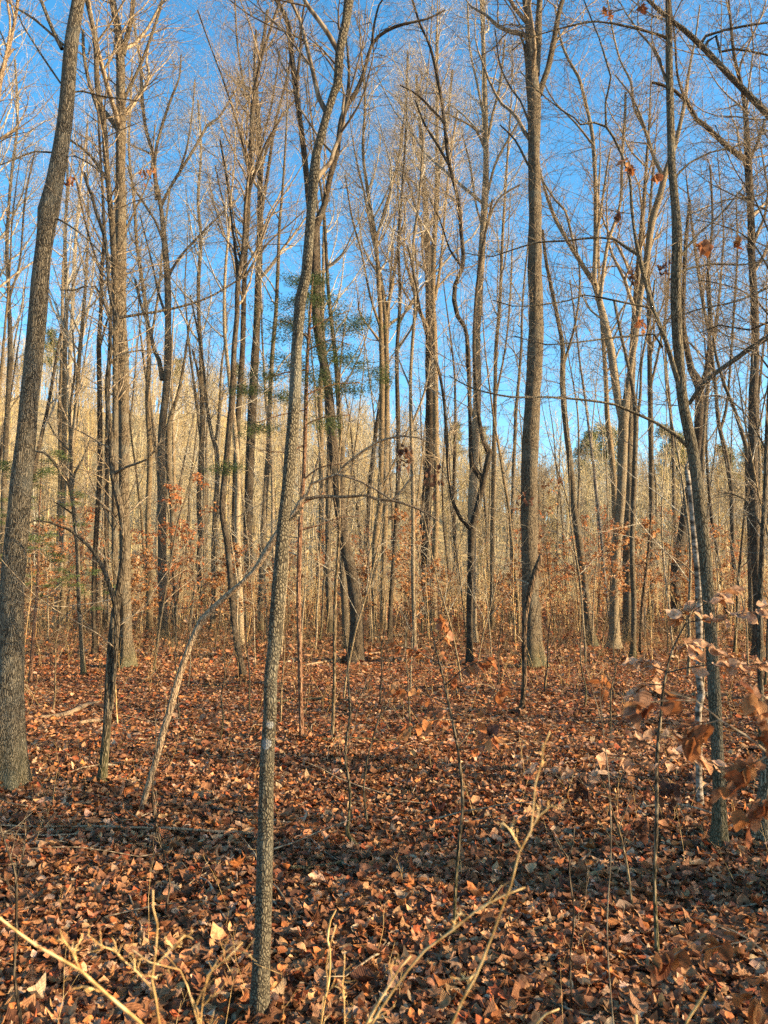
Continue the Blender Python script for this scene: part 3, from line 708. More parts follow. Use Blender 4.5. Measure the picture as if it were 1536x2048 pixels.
tree('slim grey trunk in front of the broad half hidden one, thin shadows across it', 1325,
     [(1265,1328,15),(1266,1290,11),(1268,1213,11),(1264,1110,10),(1266,1025,10),(1270,905,10),(1272,837,10),(1266,780,8),(1256,730,7),(1240,660,6),(1228,600,5)],
     [[(1270,860,7),(1280,800,6),(1284,720,5),(1300,640,5),(1310,560,4)]], mat='grey', H=14, seed=19, k=(5,1.4,5,4), grow_from=.5, fine=.0023, crown=False)
tree('thin dark bare rod of a sapling leaning right beside the slim grey trunk', 1311,
     [(1280,1313,8),(1281,1270,6),(1284,1213,6),(1290,1160,5),(1296,1110,5),(1300,1060,4),(1304,1004,3)],
     [], mat='darkdead', H=3, seed=20, k=(3,.6,3,0), grow_from=.3, crown=False, flare=.1)
tree('dark bent trunk with a right angle kink high up, behind the pale birch', 1268,
     [(1354,1272,24),(1353,1233,20),(1350,1161,19),(1354,1125,20),(1361,1093,20),(1369,1042,19),(1376,990,18),(1388,930,16),(1395,888,16),(1398,820,17),(1400,775,19),(1392,755,17),(1383,740,14),(1374,700,12),(1366,640,10),(1368,560,9),(1372,480,8),(1380,400,6)],
     [[(1398,780,10),(1412,740,8),(1420,650,7),(1415,560,6),(1425,440,5),(1420,330,4)],[(1368,1110,8),(1385,1085,6),(1400,1070,4)]],
     mat='brown', H=20, seed=21, k=(6,2,6,4), grow_from=.6, fine=.0028, crown=False, sides=16)
tree('lichen spotted dark trunk near the right edge, straight with a long limb to the left', 1319,
     [(1516,1322,28),(1515,1290,19),(1516,1213,18),(1513,1144,18),(1508,1008,18),(1506,905,17),(1506,802,18),(1511,700,16),(1509,615,15),(1503,500,14),(1502,444,14),(1496,318,15),(1489,205,9),(1480,160,8),(1468,110,7),(1460,30,5)],
     [[(1497,322,13),(1480,312,12),(1461,298,11),(1427,267,11),(1410,250,10),(1393,239,10),(1373,203,9),(1349,181,7),(1320,168,6),(1305,165,5)],
      [(1500,320,7),(1515,285,6),(1530,240,5)],[(1507,420,5),(1490,395,5),(1478,385,4)],[(1372,205,6),(1355,150,5),(1350,80,4),(1340,0,3)]],
     mat='brown', H=18, seed=22, k=(8,1.5,7,5), grow_from=.4, fine=.0023, sides=18, flat=.3)
tree('slim tree opening into a tall narrow fork, left of the lichen spotted trunk', 1290,
     [(1504,1292,14),(1502,1213,11),(1500,1076,10),(1497,1008,10),(1495,950,10),(1494,898,10),(1484,865,8),(1475,837,8),(1462,800,7),(1448,768,7),(1440,740,6),(1434,720,6),(1425,660,5),(1418,560,4),(1412,470,3)],
     [[(1495,900,8),(1505,872,6),(1512,830,5),(1520,760,5),(1532,650,4)],[(1470,1000,7),(1465,950,6),(1455,905,6),(1442,870,5),(1435,800,5),(1420,740,4),(1405,660,4),(1395,560,3)]][:1],
     mat='grey', H=14, seed=23, k=(6,1.8,6,4), grow_from=.5, fine=.0028, crown=False)
tree('thin lichen patched stem rising at the right edge behind the tan leaf sprays', 1497,
     [(1524,1500,16),(1523,1460,12),(1522,1400,11),(1520,1330,11),(1520,1213,10),(1524,1100,10),(1530,980,9),(1535,850,9),(1543,700,8),(1550,560,7),(1560,400,6)],
     [[(1532,900,4),(1500,840,3),(1460,800,2.5),(1420,790,2)],[(1540,740,4),(1500,690,3),(1450,670,2.5),(1410,640,2)],[(1546,640,4),(1500,590,3),(1450,570,2.5),(1400,560,2)],[(1550,560,4),(1500,480,3),(1440,450,2.5),(1390,440,2)],[(1552,500,4),(1510,400,3),(1470,340,2.5),(1430,250,2)],[(1526,1060,4),(1490,1000,3),(1450,985,2)]],
     mat='grey', H=8, seed=24, k=(7,1.0,6,5), grow_from=.3, fine=.002, flat=.3)
tree('dark sinuous trunk bowed to the left, foot standing alone left of the near slim trunk', 1363,
     [(490,1366,20),(486,1345,14),(478,1315,13),(468,1247,12),(463,1190,12),(460,1144,12),(453,1076,13),(446,1040,12),(444,1014,13),(447,975,12),(451,939,12),(458,864,12),(464,800,12),(466,768,12),(468,700,11),(474,630,10),(476,564,10),(487,495,9),(492,410,9),(499,342,9),(506,205,8),(520,130,6),(540,60,5),(560,0,4)],
     [[(476,560,7),(470,500,5),(462,430,4),(452,350,4),(440,280,3)],[(492,410,6),(515,330,5),(535,280,4),(560,240,3)],[(500,340,6),(475,250,5),(450,170,4),(420,90,3),(395,20,3)]],
     mat='brown', H=13, seed=25, k=(7,1.3,6,4), grow_from=.5, fine=.0023, sides=16, flare=.35)
tree('straight brown trunk just right of the sinuous dark one', 1262,
     [(468,1265,17),(467,1200,13),(468,1110,12),(470,1008,12),(473,905,12),(478,802,12),(485,700,11),(489,547,10),(496,430,9),(503,300,8),(508,180,7),(512,60,5)],
     [[(489,550,6),(470,480,5),(450,420,4),(430,330,3)],[(500,380,6),(520,300,5),(545,200,4),(560,100,3)]], mat='brown', H=24, seed=26, k=(7,2.3,6,4), grow_from=.45, fine=.0034)
tree('stout dark trunk close left of the near slim trunk, vanishing behind orange brush', 1240,
     [(490,1243,24),(492,1200,20),(495,1144,18),(497,1008,18),(502,871,18),(509,734,17),(514,640,15),(518,520,14),(520,444,13),(520,342,12),(517,250,11),(512,170,9),(525,90,7),(535,20,6)],
     [[(520,440,8),(535,350,7),(550,250,6),(575,150,5),(590,60,4)],[(520,340,7),(540,280,6),(565,230,5),(600,190,4)],[(513,250,6),(490,180,5),(475,90,4),(470,0,4)]], mat='brown', H=28, seed=27, k=(7,3,6,4), grow_from=.5, fine=.004)
tree('mossy footed trunk forking into a high fan of pale limbs, left of the middle', 1279,
     [(328,1282,26),(327,1262,19),(325,1178,17),(324,1076,17),(323,940,16),(323,871,15),(330,802,15),(335,734,15),(336,640,13),(335,560,13),(329,487,12),(322,415,9),(311,360,9),(306,308,8),(293,265,7),(285,205,7),(281,130,6),(270,60,5),(262,-10,4)],
     [[(321,415,7),(340,375,6),(362,340,6),(393,290,6),(415,250,5),(437,236,5),(461,198,4),(490,150,3)],[(312,400,6),(311,308,6),(328,239,6),(345,190,5),(359,154,4),(362,110,3)],
      [(325,760,11),(318,720,9),(308,700,8),(300,660,7),(285,620,6),(270,560,5)],[(306,310,5),(285,300,4),(262,290,3)],[(335,560,6),(355,520,5),(400,470,5),(440,430,4),(470,400,3)],
      [(329,490,6),(310,440,5),(290,410,5),(270,380,4),(255,330,3)],[(336,640,6),(318,590,5),(305,530,4),(290,470,3),(280,430,3)],[(360,340,5),(375,290,4),(385,220,3),(390,160,3)]],
     mat='grey', H=22, seed=28, k=(7,1.9,6,5), grow_from=.6, fine=.0028, tmat='palet', crown=False, sides=16)
tree('slim bowed trunk hugging the right side of the mossy footed one', 1258,
     [(349,1260,14),(350,1178,11),(346,1076,11),(344,1008,11),(338,950,11),(336,905,11),(337,854,10),(345,820,8),(356,790,7),(364,750,6),(372,700,5),(380,640,4)],
     [], mat='grey', H=20, seed=29, k=(6,2.2,5,4), grow_from=.5, fine=.0034, crown=False)
tree('wavy slender trunk standing alone between the mossy footed one and the dark bowed one', 1255,
     [(396,1258,13),(398,1220,10),(401,1196,10),(398,1150,10),(396,1127,10),(401,1076,10),(398,1008,10),(401,930,10),(405,837,10),(403,760,9),(402,700,9),(398,640,8),(397,560,8),(402,480,7),(396,400,6),(402,300,5),(396,200,4)],
     [[(405,800,6),(395,740,5),(385,700,4)]], mat='grey', H=22, seed=30, k=(6,2.4,6,4), grow_from=.45, fine=.0034, tmat='palet')
tree('dark trunk running up behind the crook of the forked sapling at left', 1315,
     [(190,1318,16),(190,1290,11),(188,1213,10),(190,1110,10),(198,973,10),(200,871,10),(198,700,9),(202,620,8),(203,547,8),(208,480,7),(206,400,6),(200,300,5)],
     [[(203,550,5),(180,480,4),(165,420,4),(150,350,3)],[(198,700,5),(215,640,4),(232,600,3)]], mat='brown', H=16, seed=31, k=(6,1.6,6,4), grow_from=.45, fine=.0023)
tree('thin tree with three left-reaching crooked limbs, right of the big left trunk', 1353,
     [(168,1355,13),(165,1320,9),(161,1250,8),(158,1213,8),(155,1110,8),(149,1040,8),(143,984,8),(138,967,8),(116,935,6),(89,905,5),(68,902,4)],
     [[(143,985,7),(150,945,5),(165,920,4),(180,880,4)],[(148,1030,4),(120,1010,3),(100,1000,2)],[(142,980,7),(142,900,6),(140,820,5),(150,740,4),(145,660,3)],[(142,905,4),(110,870,3),(95,840,3)]], mat='grey', H=7, seed=32, k=(6,1.1,5,3), grow_from=.5, fine=.0025, crown=False)
tree('straight brownish trunk second to the right of the big left one', 1236,
     [(122,1238,13),(123,1178,10),(123,1042,10),(128,905,10),(129,800,10),(130,700,9),(133,600,8),(130,480,7),(135,350,5),(130,220,4)], [], mat='tan', H=24, seed=33, k=(7,2.6,6,4), grow_from=.45, fine=.004, tmat='palet')
tree('pale grey trunk in front of the golden slope, third right of the big left one', 1215,
     [(140,1218,14),(140,1178,11),(141,1076,11),(140,973,10),(142,870,10),(139,760,9),(144,640,8),(150,500,7),(160,380,5),(175,250,4)], [[(141,800,5),(160,700,4),(180,600,4),(190,500,3)]], mat='pale', H=25, seed=34, k=(7,2.6,6,4), grow_from=.45, fine=.004, tmat='palet')
tree('crooked trunk behind the left edge trunk, thin limbs over the slope', 1270,
     [(4,1272,15),(6,1200,11),(7,1050,11),(9,939,10),(14,837,10),(20,700,9),(18,600,8),(14,480,7),(22,360,6),(35,240,5),(30,120,4)], [[(18,600,5),(40,520,4),(50,400,4),(70,300,3)]], mat='grey', H=22, seed=35, k=(7,2.2,6,4), grow_from=.45, fine=.0034, tmat='palet')
tree('leaning reddish brown tree at the upper left corner with a stub of a limb', 1450,
     [(-120,1455,20),(-95,1200,17),(-70,900,15),(-45,600,13),(-25,380,12),(-8,220,11),(2,150,10),(8,130,9),(17,100,8),(28,50,7),(36,0,7),(45,-60,6)],
     [[(14,115,7),(22,103,6),(28,98,4)],[(0,160,5),(20,60,5),(14,0,4)]], mat='dead', H=9, seed=36, k=(6,1.0,5,3), grow_from=.6, fine=.002)
tree('pale trunk of a close pair, left one, right of the dark forking tree', 1274,
     [(746,1277,16),(748,1230,12),(748,1178,12),(751,1076,12),(757,1030,12),(760,1008,12),(763,871,11),(764,768,11),(762,660,10),(757,560,9),(750,470,8),(735,380,7),(726,300,6),(730,200,5),(722,100,4)],
     [[(752,1080,7),(762,1000,6),(772,960,5),(800,900,4),(820,850,3)],[(762,660,6),(740,590,5),(722,500,4),(705,440,4),(690,350,3)],[(752,480,6),(775,400,5),(795,330,4),(810,220,4),(815,100,3)]], mat='tan', H=24, seed=37, k=(7,2,6,5), grow_from=.5, fine=.0028, tmat='palet')
tree('tan trunk of a close pair, right one, brown leaves hanging about it', 1262,
     [(768,1265,15),(766,1200,12),(767,1144,12),(770,1042,11),(772,939,11),(774,800,11),(772,680,11),(770,620,10),(762,560,8),(745,470,7),(727,380,5),(715,330,4)],
     [[(772,640,7),(785,560,6),(800,470,5),(795,350,4),(805,250,3)]], mat='tan', H=22, seed=38, k=(7,2.2,6,4), grow_from=.5, fine=.0034)
tree('slim dark stem between the close pair and the darkest thick trunk', 1281,
     [(779,1283,12),(780,1240,9),(782,1196,9),(788,1110,9),(794,1008,9),(797,905,9),(795,800,9),(794,700,8),(800,600,7),(797,480,6),(805,370,5),(812,260,4)], [[(795,700,5),(830,640,4),(835,560,4),(828,480,3)]], mat='brown', H=20, seed=39, k=(7,1.8,6,4), grow_from=.45, fine=.0028)
tree('straight thin golden grey pole of a tree with smooth bark, centre right', 1308,
     [(831,1311,12),(829,1280,8),(828,1247,8),(826,1144,8),(826,1008,8),(823,871,8),(821,768,7),(824,700,7),(830,600,6),(826,500,6),(838,400,5),(845,300,4)], [[(824,850,4),(850,780,4),(860,720,3)],[(823,780,4),(806,740,3),(790,700,3)]], mat='pale', H=18, seed=40, k=(7,1.5,6,4), grow_from=.4, fine=.0023, tmat='palet')
tree('darkest thick trunk right of centre, one of two side by side', 1250,
     [(855,1253,22),(855,1213,18),(850,1110,17),(849,1025,18),(857,939,18),(860,837,18),(859,700,17),(858,620,15),(856,520,14),(852,430,12),(845,330,9),(840,240,8),(832,150,6)],
     [[(857,530,9),(872,450,8),(878,350,7),(895,240,6),(905,140,5)],[(856,520,7),(835,430,6),(815,360,5),(790,300,4)]], mat='brown', H=26, seed=41, k=(7,2.8,6,4), grow_from=.5, fine=.0034)
tree('brown trunk right behind the darkest thick one', 1266,
     [(868,1268,16),(867,1200,13),(867,1144,13),(872,1042,12),(872,905,12),(871,800,12),(870,700,12),(866,600,11),(868,500,10),(873,400,9),(874,300,8),(874,200,7),(873,100,5)],
     [[(870,600,7),(882,520,6),(890,420,5),(900,320,5),(915,220,4)]], mat='tan', H=27, seed=42, k=(7,2.4,6,5), grow_from=.45, fine=.0034, tmat='palet')
tree('tall straight rough trunk directly behind the elbowed fork tree', 1290,
     [(947,1293,21),(945,1250,17),(944,1144,17),(944,1030,17),(947,939,17),(953,837,17),(954,734,17),(953,666,16),(959,581,15),(965,478,14),(970,393,14),(972,308,12),(970,205,11),(967,102,9),(963,0,8)],
     [[(972,400,6),(990,330,5),(1010,290,5),(1040,240,4)],[(970,300,6),(952,260,5),(920,240,4),(890,225,3)],[(966,480,6),(985,420,5),(1005,390,4),(1040,370,4)],[(972,300,6),(985,230,6),(1000,170,5),(1010,80,4)],[(970,250,5),(955,170,5),(940,100,4),(935,10,4)],[(966,460,5),(950,400,4),(940,330,4),(925,270,3)]],
     mat='pale', H=27, seed=43, k=(7,1.9,6,5), grow_from=.5, fine=.0035, tmat='palet', sides=18)
tree('slim trunk seen right of the rough one, split by a lean high fork', 1262,
     [(985,1264,12),(984,1178,9),(985,1042,9),(988,905,9),(990,802,8),(992,700,8),(1000,600,7),(1005,480,6),(1012,360,5),(1020,240,4)], [[(990,800,5),(1010,700,4),(1020,600,4),(1025,480,3)]], mat='tan', H=24, seed=44, k=(7,2.2,6,4), grow_from=.45, fine=.0034, tmat='palet')
tree('straight shaded trunk between the bent dark trunk and the rough fork trunk', 1248,
     [(1300,1250,13),(1302,1178,10),(1303,1042,10),(1302,905,10),(1300,768,10),(1298,640,9),(1296,520,8),(1300,420,6),(1310,300,5)], [[(1300,780,5),(1320,690,5),(1335,600,4),(1340,500,3)]], mat='grey', H=24, seed=45, k=(7,2.4,6,4), grow_from=.4, fine=.0034)
tree('slender tree leaning left beyond the lichen spotted trunk, forked like a wishbone', 1262,
     [(1478,1264,14),(1470,1178,11),(1466,1076,10),(1462,973,10),(1450,900,9),(1438,850,8),(1430,768,7),(1420,680,7),(1405,600,6),(1390,500,5),(1378,400,4)], [[(1440,860,7),(1452,820,6),(1460,740,5),(1468,620,5),(1475,500,4),(1472,400,3)]], mat='grey', H=20, seed=46, k=(7,2.4,7,5), grow_from=.45, fine=.0034)
tree('dark stem close left of the big twin trunk', 1262,
     [(210,1264,13),(212,1178,10),(213,1042,9),(214,905,9),(216,800,8),(219,700,8),(224,560,6),(230,420,5)], [], mat='brown', H=24, seed=47, k=(6,2.2,5,4), grow_from=.45, fine=.0034, tmat='palet')
tree('slim brown trunk behind the leaning dead stem, second left of the wavy slender one', 1262,
     [(300,1264,14),(298,1178,11),(296,1042,11),(300,905,11),(295,800,10),(298,700,9),(290,600,8),(275,500,7),(268,400,6),(258,300,5),(262,180,4)], [[(298,700,6),(315,600,5),(325,500,4),(340,380,4)]], mat='tan', H=25, seed=48, k=(6,2.4,6,4), grow_from=.45, fine=.0034, tmat='palet')
tree('thin crooked tree with a wide fork low down, between the wavy and the bowed trunks', 1265,
     [(424,1267,11),(427,1178,9),(427,1076,9),(434,973,9),(433,900,9),(424,871,8),(412,800,6),(408,740,5),(395,660,4),(380,590,3)], [[(432,880,6),(440,800,5),(442,740,4),(452,660,4),(448,560,3)]], mat='grey', H=14, seed=49, k=(6,2,6,4), grow_from=.5, fine=.0034, crown=False)

# leaves banked round the feet of the near trunks
rng = np.random.default_rng(91); Bp = []
for x, y, w in TREEW:
    if y > 18: continue
    n = int(90 + w * 500); a = rng.uniform(0, 6.28, n); d = w * .9 + np.abs(rng.normal(0, .13, n)) + .01
    px, py = x + np.cos(a) * d, y + np.sin(a) * d
    Bp.append(np.column_stack([px, py, gh(px, py) + .015 + .09 * np.exp(-(d - w * .9) / .09) * rng.random(n)]))
Bp = np.concatenate(Bp); X, Y, Z = frames(rng, len(Bp), .6)
V, T, C, U = scatter_leaves(rng, Bp, .078 * rng.uniform(.6, 1.3, len(Bp)), X, Y, Z, near_p, litter_tint(rng, len(Bp)))
tag(obj('banked_leaves', mesh_np('banked_leaves', V, tris=T, mat=M['litter'], smooth=False, tint=C, uv=U)), 'dead leaves drifted up against the feet of the nearer trunks', 'fallen leaves', kind='stuff')

# ================================================================ FILLER TREES: whole trees, each its own object
def make_tree_proto(seed, H, r0, matk, tk, lean=.03, nl=9, start=.42, dens=(5, 4, 2), ang=42, fine=.0042):
    rng = np.random.default_rng(seed)
    P0, R0 = poly(rng, np.zeros((1, 3)), np.array([[rng.normal(0, lean), rng.normal(0, lean), 1.]]), np.array([H * 1.0]), np.array([r0]), 16, .035, .035, .12)
    P, R = smoothpath([(Vector(p), r) for p, r in zip(P0[0], R0[0])], .45)
    P[0, 2] -= .08
    V, Q, tr = trunk_mesh('trunk', P, R, 12, M[matk], rng, .5, .05, 0)
    tm = mesh_np('trunk', V, Q, tr, mat=M[matk])
    G = crown_groups(rng, P, R, H, nl, start, .99, ang, .27, dens, fine, tr=.12)
    # a few thin dead side branches low on the stem
    p, r, L = resample(P, R, 20)
    K = list(kids(rng, p[None], r[None], np.array([H * .13]), 15, .08, .55, 62, 15, 1, .25, .3, .006)); K[3] = np.minimum(K[3], .015)
    A = poly(rng, *K, 6, .13, .03, .3); K2 = kids(rng, *A, K[2], 5, .2, 1, 45, 12, .5, .6, .3, .004); B = poly(rng, *K2, 4, .14, .02)
    G += [(*A, 4), (*B, 3)]
    V, Q = tubes(G)
    return tm, mesh_np('crown', V, Q, mat=M[tk])
protos = [make_tree_proto(201, 21, .13, 'grey', 'palet'), make_tree_proto(202, 24, .17, 'brown', 'palet'), make_tree_proto(203, 19, .10, 'pale', 'palet', start=.5),
          make_tree_proto(204, 26, .20, 'tan', 'palet', nl=14), make_tree_proto(205, 17, .085, 'tan', 'twig', start=.35), make_tree_proto(206, 23, .15, 'grey', 'palet', ang=26),
          make_tree_proto(207, 14, .06, 'pale', 'palet', nl=9, start=.35), make_tree_proto(208, 22, .12, 'brown', 'twig', lean=.08)]
PLAB = ['medium grey bare forest tree among many behind the front trunks', 'tall dark brown bare tree among many behind the front trunks',
        'slender pale bare tree with a high narrow crown, among many like it', 'tall stout tan bare tree in the crowd of trees before the slope',
        'thin tan bare tree branching low in the crowd of trees before the slope', 'grey bare tree with steep upright limbs in the crowd before the slope',
        'small pale pole tree among the bigger bare trees of the middle distance', 'leaning dark bare tree in the crowd of trees before the slope']
PGRP = ['grey forest trees behind the front row', 'dark brown forest trees behind the front row', 'slender pale forest trees', 'stout tan forest trees',
        'thin tan forest trees', 'steep limbed grey forest trees', 'small pale pole trees', 'leaning dark forest trees']
rng = np.random.default_rng(77)
used = list(TREES)
INST = []
KIND = ['grey bare tree', 'dark brown bare tree', 'slender pale bare tree', 'stout tan bare tree', 'thin tan bare tree', 'steep limbed grey tree', 'small pale pole tree', 'leaning dark bare tree']
def place(k, x, y, label, group, s):
    o = bpy.data.objects.new('bare_tree', None); COL.objects.link(o)
    o.location = (x, y, float(gh(x, y))); o.rotation_euler = (0, 0, rng.uniform(0, 6.28)); o.scale = (s, s, s * rng.uniform(.92, 1.12))
    tag(o, label, 'tree', group)
    for nm, me in zip(('trunk', 'crown'), protos[k]): obj(nm, me, o)
    used.append((x, y)); o['k'] = 0; del o['k']
    if 'outside' not in label: INST.append((o, KIND[k], x, y))
cnt = 0
while cnt < 104:
    y = 20 + 52 * rng.random() ** .8; x = rng.uniform(-.62, .62) * y
    if min((x - a) ** 2 + (y - b) ** 2 for a, b in used) < 1.6 ** 2: continue
    k = rng.choice(8, p=[.15, .12, .15, .1, .15, .12, .15, .06])
    place(k, x, y, PLAB[k], PGRP[k], rng.uniform(.8, 1.12)); cnt += 1
# three trees just out of the picture whose long shadows band the floor
for x, y0, k, s_ in ((9.5, 4.95, 3, .95), (13, 5.35, 7, .9), (16, 7.5, 0, 1.05), (24, 11.0, 1, 1.1)):
    place(k, x, y0 - x * math.tan(rad(SUN_BACK)), 'bare tree standing outside the picture to the right', 'trees outside the right edge', s_)
# trees beyond the right edge (they shade the floor) and a few beyond the left
cnt = 0
while cnt < 42:
    y = rng.uniform(-12, 40); x = rng.uniform(.56 * max(y, 0) + 4, 60)
    y0 = y + x * math.tan(rad(SUN_BACK))         # where its shadow crosses the middle of the view
    if 15.0 < y0 < 24 or 5.6 < y0 < 6.9 or (y0 > 24 and rng.random() < .5): continue
    if min((x - a) ** 2 + (y - b) ** 2 for a, b in used) < 2.2 ** 2: continue
    k = rng.integers(0, 8)
    place(k, x, y, 'bare tree standing outside the picture to the right', 'trees outside the right edge', rng.uniform(.8, 1.1)); cnt += 1
cnt = 0
while cnt < 16:
    y = rng.uniform(3, 44); x = -rng.uniform(.56 * y + 2, .56 * y + 16)
    k = rng.integers(0, 8)
    place(k, x, y, 'bare tree standing outside the picture to the left', 'trees outside the left edge', rng.uniform(.8, 1.1)); cnt += 1

# ================================================================ SAPLINGS
def sapling_proto(seed, H, r, matk, leafy=0, kind='beech', tint=None, lsize=.08, flat=.6, k1=12, straight=True, tk=None):
    rng = np.random.default_rng(seed)
    P0, R0 = poly(rng, np.zeros((1, 3)), np.array([[rng.normal(0, .05), rng.normal(0, .05), 1.]]), np.array([H]), np.array([r]), 14, .05, .03, .2)
    P, R = smoothpath([(Vector(p), w) for p, w in zip(P0[0], R0[0])], .12)
    V, Q, tr = trunk_mesh('stem', P, R, 8, M[matk], rng, .25, .04, 0)
    out = [('stem', mesh_np('stem', V, Q, tr, mat=M[matk]))]
    p, rr, L = resample(P, R, 20)
    K = list(kids(rng, p[None], rr[None], np.array([H * .30]), k1, .22, .97, 62 if leafy else 50, 12, 1, .45, flat, .002))
    A = poly(rng, *K, 7, .10, .03, .3)
    K2 = kids(rng, *A, K[2], 5, .15, 1, 45, 10, .5, .6, flat, .0014); B = poly(rng, *K2, 5, .11, .01, .4)
    V, Q = tubes([(*A, 4), (*B, 3)])
    out.append(('twigs', mesh_np('twigs', V, Q, mat=M[tk or ('palet' if matk in ('pale', 'cane') else 'twig')])))
    if leafy:
        out.append(('leaves', leaves_on(rng, [A, B], leafy, lsize, kind, tint)))
    return out
BEECH = np.array([(.60, .31, .11), (.52, .23, .07), (.62, .38, .18), (.42, .16, .045), (.64, .44, .26)])
TANL = np.array([(.60, .44, .32), (.55, .38, .26), (.66, .52, .40), (.50, .28, .14), (.58, .42, .30)])
RUST = np.array([(.34, .12, .035), (.42, .16, .045), (.28, .09, .03), (.46, .22, .08), (.40, .20, .10)])
def leaves_on(rng, groups, per, size, kind='beech', pal=None, droop=.45, mat='leaf', protos_n=7):
    pal = BEECH if pal is None else pal
    lp = [leaf_proto(kind, rng, rng.normal(.3, .5), abs(rng.normal(.25, .25)), rng.normal(0, .7)) for _ in range(protos_n)]
    pos, dirs = [], []
    for P, R in groups:
        m, n, _ = P.shape
        t = rng.uniform(.2, 1, (m, per)); f = t * (n - 1); i = np.minimum(f.astype(int), n - 2); w = (f - i)[..., None]; mi = np.arange(m)[:, None]
        pos.append((P[mi, i] * (1 - w) + P[mi, i + 1] * w).reshape(-1, 3)); dirs.append(norm(P[mi, i + 1] - P[mi, i]).reshape(-1, 3))
    pos, D = np.concatenate(pos), np.concatenate(dirs); m = len(pos)
    side = norm(np.cross(D, [0, 0, 1.])) * np.where(rng.random((m, 1)) < .5, 1, -1)
    Y = norm(D * .6 + side * rng.uniform(.4, 1, (m, 1)) + np.array([0, 0, -1.]) * rng.uniform(0, 1, (m, 1)) ** 1.3 * droop * 2.4 + rng.normal(0, .2, (m, 3)))
    q = norm(rng.normal(0, .45, (m, 3)) + np.array([0, 0, 1.])); X = norm(np.cross(Y, q)); Z = np.cross(X, Y)
    sz = size * rng.uniform(.65, 1.2, m)
    c = pal[rng.integers(0, len(pal), m)] * rng.uniform(.75, 1.2, (m, 1))
    V, T, C, U = scatter_leaves(rng, pos + Y * sz[:, None] * .55, sz, X, Y, Z, lp, c)
    return mesh_np('leaves', V, tris=T, mat=M[mat], tint=C, uv=U)
def place_parts(name, parts, x, y, s, label, cat, group=None, rz=None, z=0):
    o = tag(bpy.data.objects.new(name, None), label, cat, group); COL.objects.link(o)
    o.location = (x, y, float(gh(x, y)) - .02 + z); o.rotation_euler = (0, 0, rng.uniform(0, 6.28) if rz is None else rz); o.scale = (s, s, s)
    for nm, me in parts: obj(nm, me, o)
    return o
rng = np.random.default_rng(5)
bare = [sapling_proto(301, 5.2, .020, 'tan', tk='palet'), sapling_proto(302, 4.0, .014, 'pale'), sapling_proto(303, 6.5, .026, 'pale', flat=.2), sapling_proto(304, 3.0, .010, 'cane', tk='palet'), sapling_proto(305, 7.5, .032, 'grey', flat=.2), sapling_proto(306, 2.0, .007, 'cane', k1=8)]
beech = [sapling_proto(311, 3.2, .016, 'grey', 8, 'oval', BEECH, .085, k1=18), sapling_proto(312, 4.6, .022, 'grey', 6, 'oval', RUST * 1.6, .09, k1=20), sapling_proto(313, 2.2, .012, 'grey', 8, 'oval', BEECH, .08, k1=14)]
BL = ['straight tan sapling pole with short side twigs in the open wood', 'short pale sapling with few twigs standing in the leaf litter', 'tall pale sapling pole between the big trunks',
      'whip thin straw coloured sapling in the leaf litter', 'tall grey sapling pole between the big trunks', 'knee high to waist high straw coloured whip in the leaf litter']
BG = ['tan sapling poles', 'short pale saplings', 'tall pale sapling poles', 'whip thin saplings', 'tall grey sapling poles', 'low straw whips']
SK = ['tan sapling pole', 'short pale sapling', 'tall pale sapling', 'whip thin sapling', 'tall grey sapling', 'low straw whip']
cnt = 0
while cnt < 180:
    y = 9 + 34 * rng.random() ** .75; x = rng.uniform(-.56, .56) * y
    k = rng.choice(6, p=[.2, .15, .2, .15, .15, .15])
    if y < 13 and k in (2, 4): continue
    if min((x - a) ** 2 + (y - b) ** 2 for a, b in TREES) < .5 ** 2: continue
    INST.append((place_parts('sapling', bare[k], x, y, rng.uniform(.75, 1.25), BL[k], 'sapling', BG[k]), SK[k], x, y)); cnt += 1
for i in range(100):
    y = 20 + 30 * rng.random(); x = rng.uniform(-.56, .56) * y
    k = rng.integers(0, 3)
    bo = place_parts('beech_sapling', beech[k], x, y, rng.uniform(.7, 1.3), ['beech sapling still holding orange brown leaves in tiers', 'tall rusty leaved beech sapling in the undergrowth', 'low bushy beech sapling with orange leaves in the undergrowth'][k],
                'beech sapling', ['orange beech saplings', 'rusty beech saplings', 'low beech bushes'][k])
    INST.append((bo, ['orange leaved beech sapling', 'tall rusty leaved beech', 'low bushy orange beech'][k], x, y))

# thicket: the far undergrowth nobody could count
m = 3400
y = 27 + 46 * rng.random(m) ** .9; x = rng.uniform(-.66, .66, m) * y
S = np.column_stack([x, y, gh(x, y) - .05]); hh = rng.uniform(.8, 5.5, m) * rng.uniform(.5, 1, m)
P, R = poly(rng, S, np.column_stack([rng.normal(0, .10, m), rng.normal(0, .1, m), np.ones(m)]), hh, rng.uniform(.006, .016, m), 5, .05, .03, .3)
K = kids(rng, P, R, hh, 6, .2, 1, 48, 14, .32, .6, .2, .0045); P2, R2 = poly(rng, *K, 4, .14, .04, .4)
V, Q = tubes([(P, R, 3), (P2, R2, 3)])
tag(obj('thicket', mesh_np('thicket', V, Q, mat=M['thick'])), 'dense thicket of thin bare stems filling the distance below the slope', 'thicket', kind='stuff')
sel = rng.random(m) < .3
lm = leaves_on(rng, [(P2.reshape(m, 6, 4, 3)[sel].reshape(-1, 4, 3), R2.reshape(m, 6, 4)[sel].reshape(-1, 4))], 3, .11, 'tiny', RUST * 1.3)
lm.name = 'orange_leaves'
tag(obj('dead_foliage', lm), 'orange brown dead leaves still hanging in the distant thicket', 'dead leaves', kind='stuff')

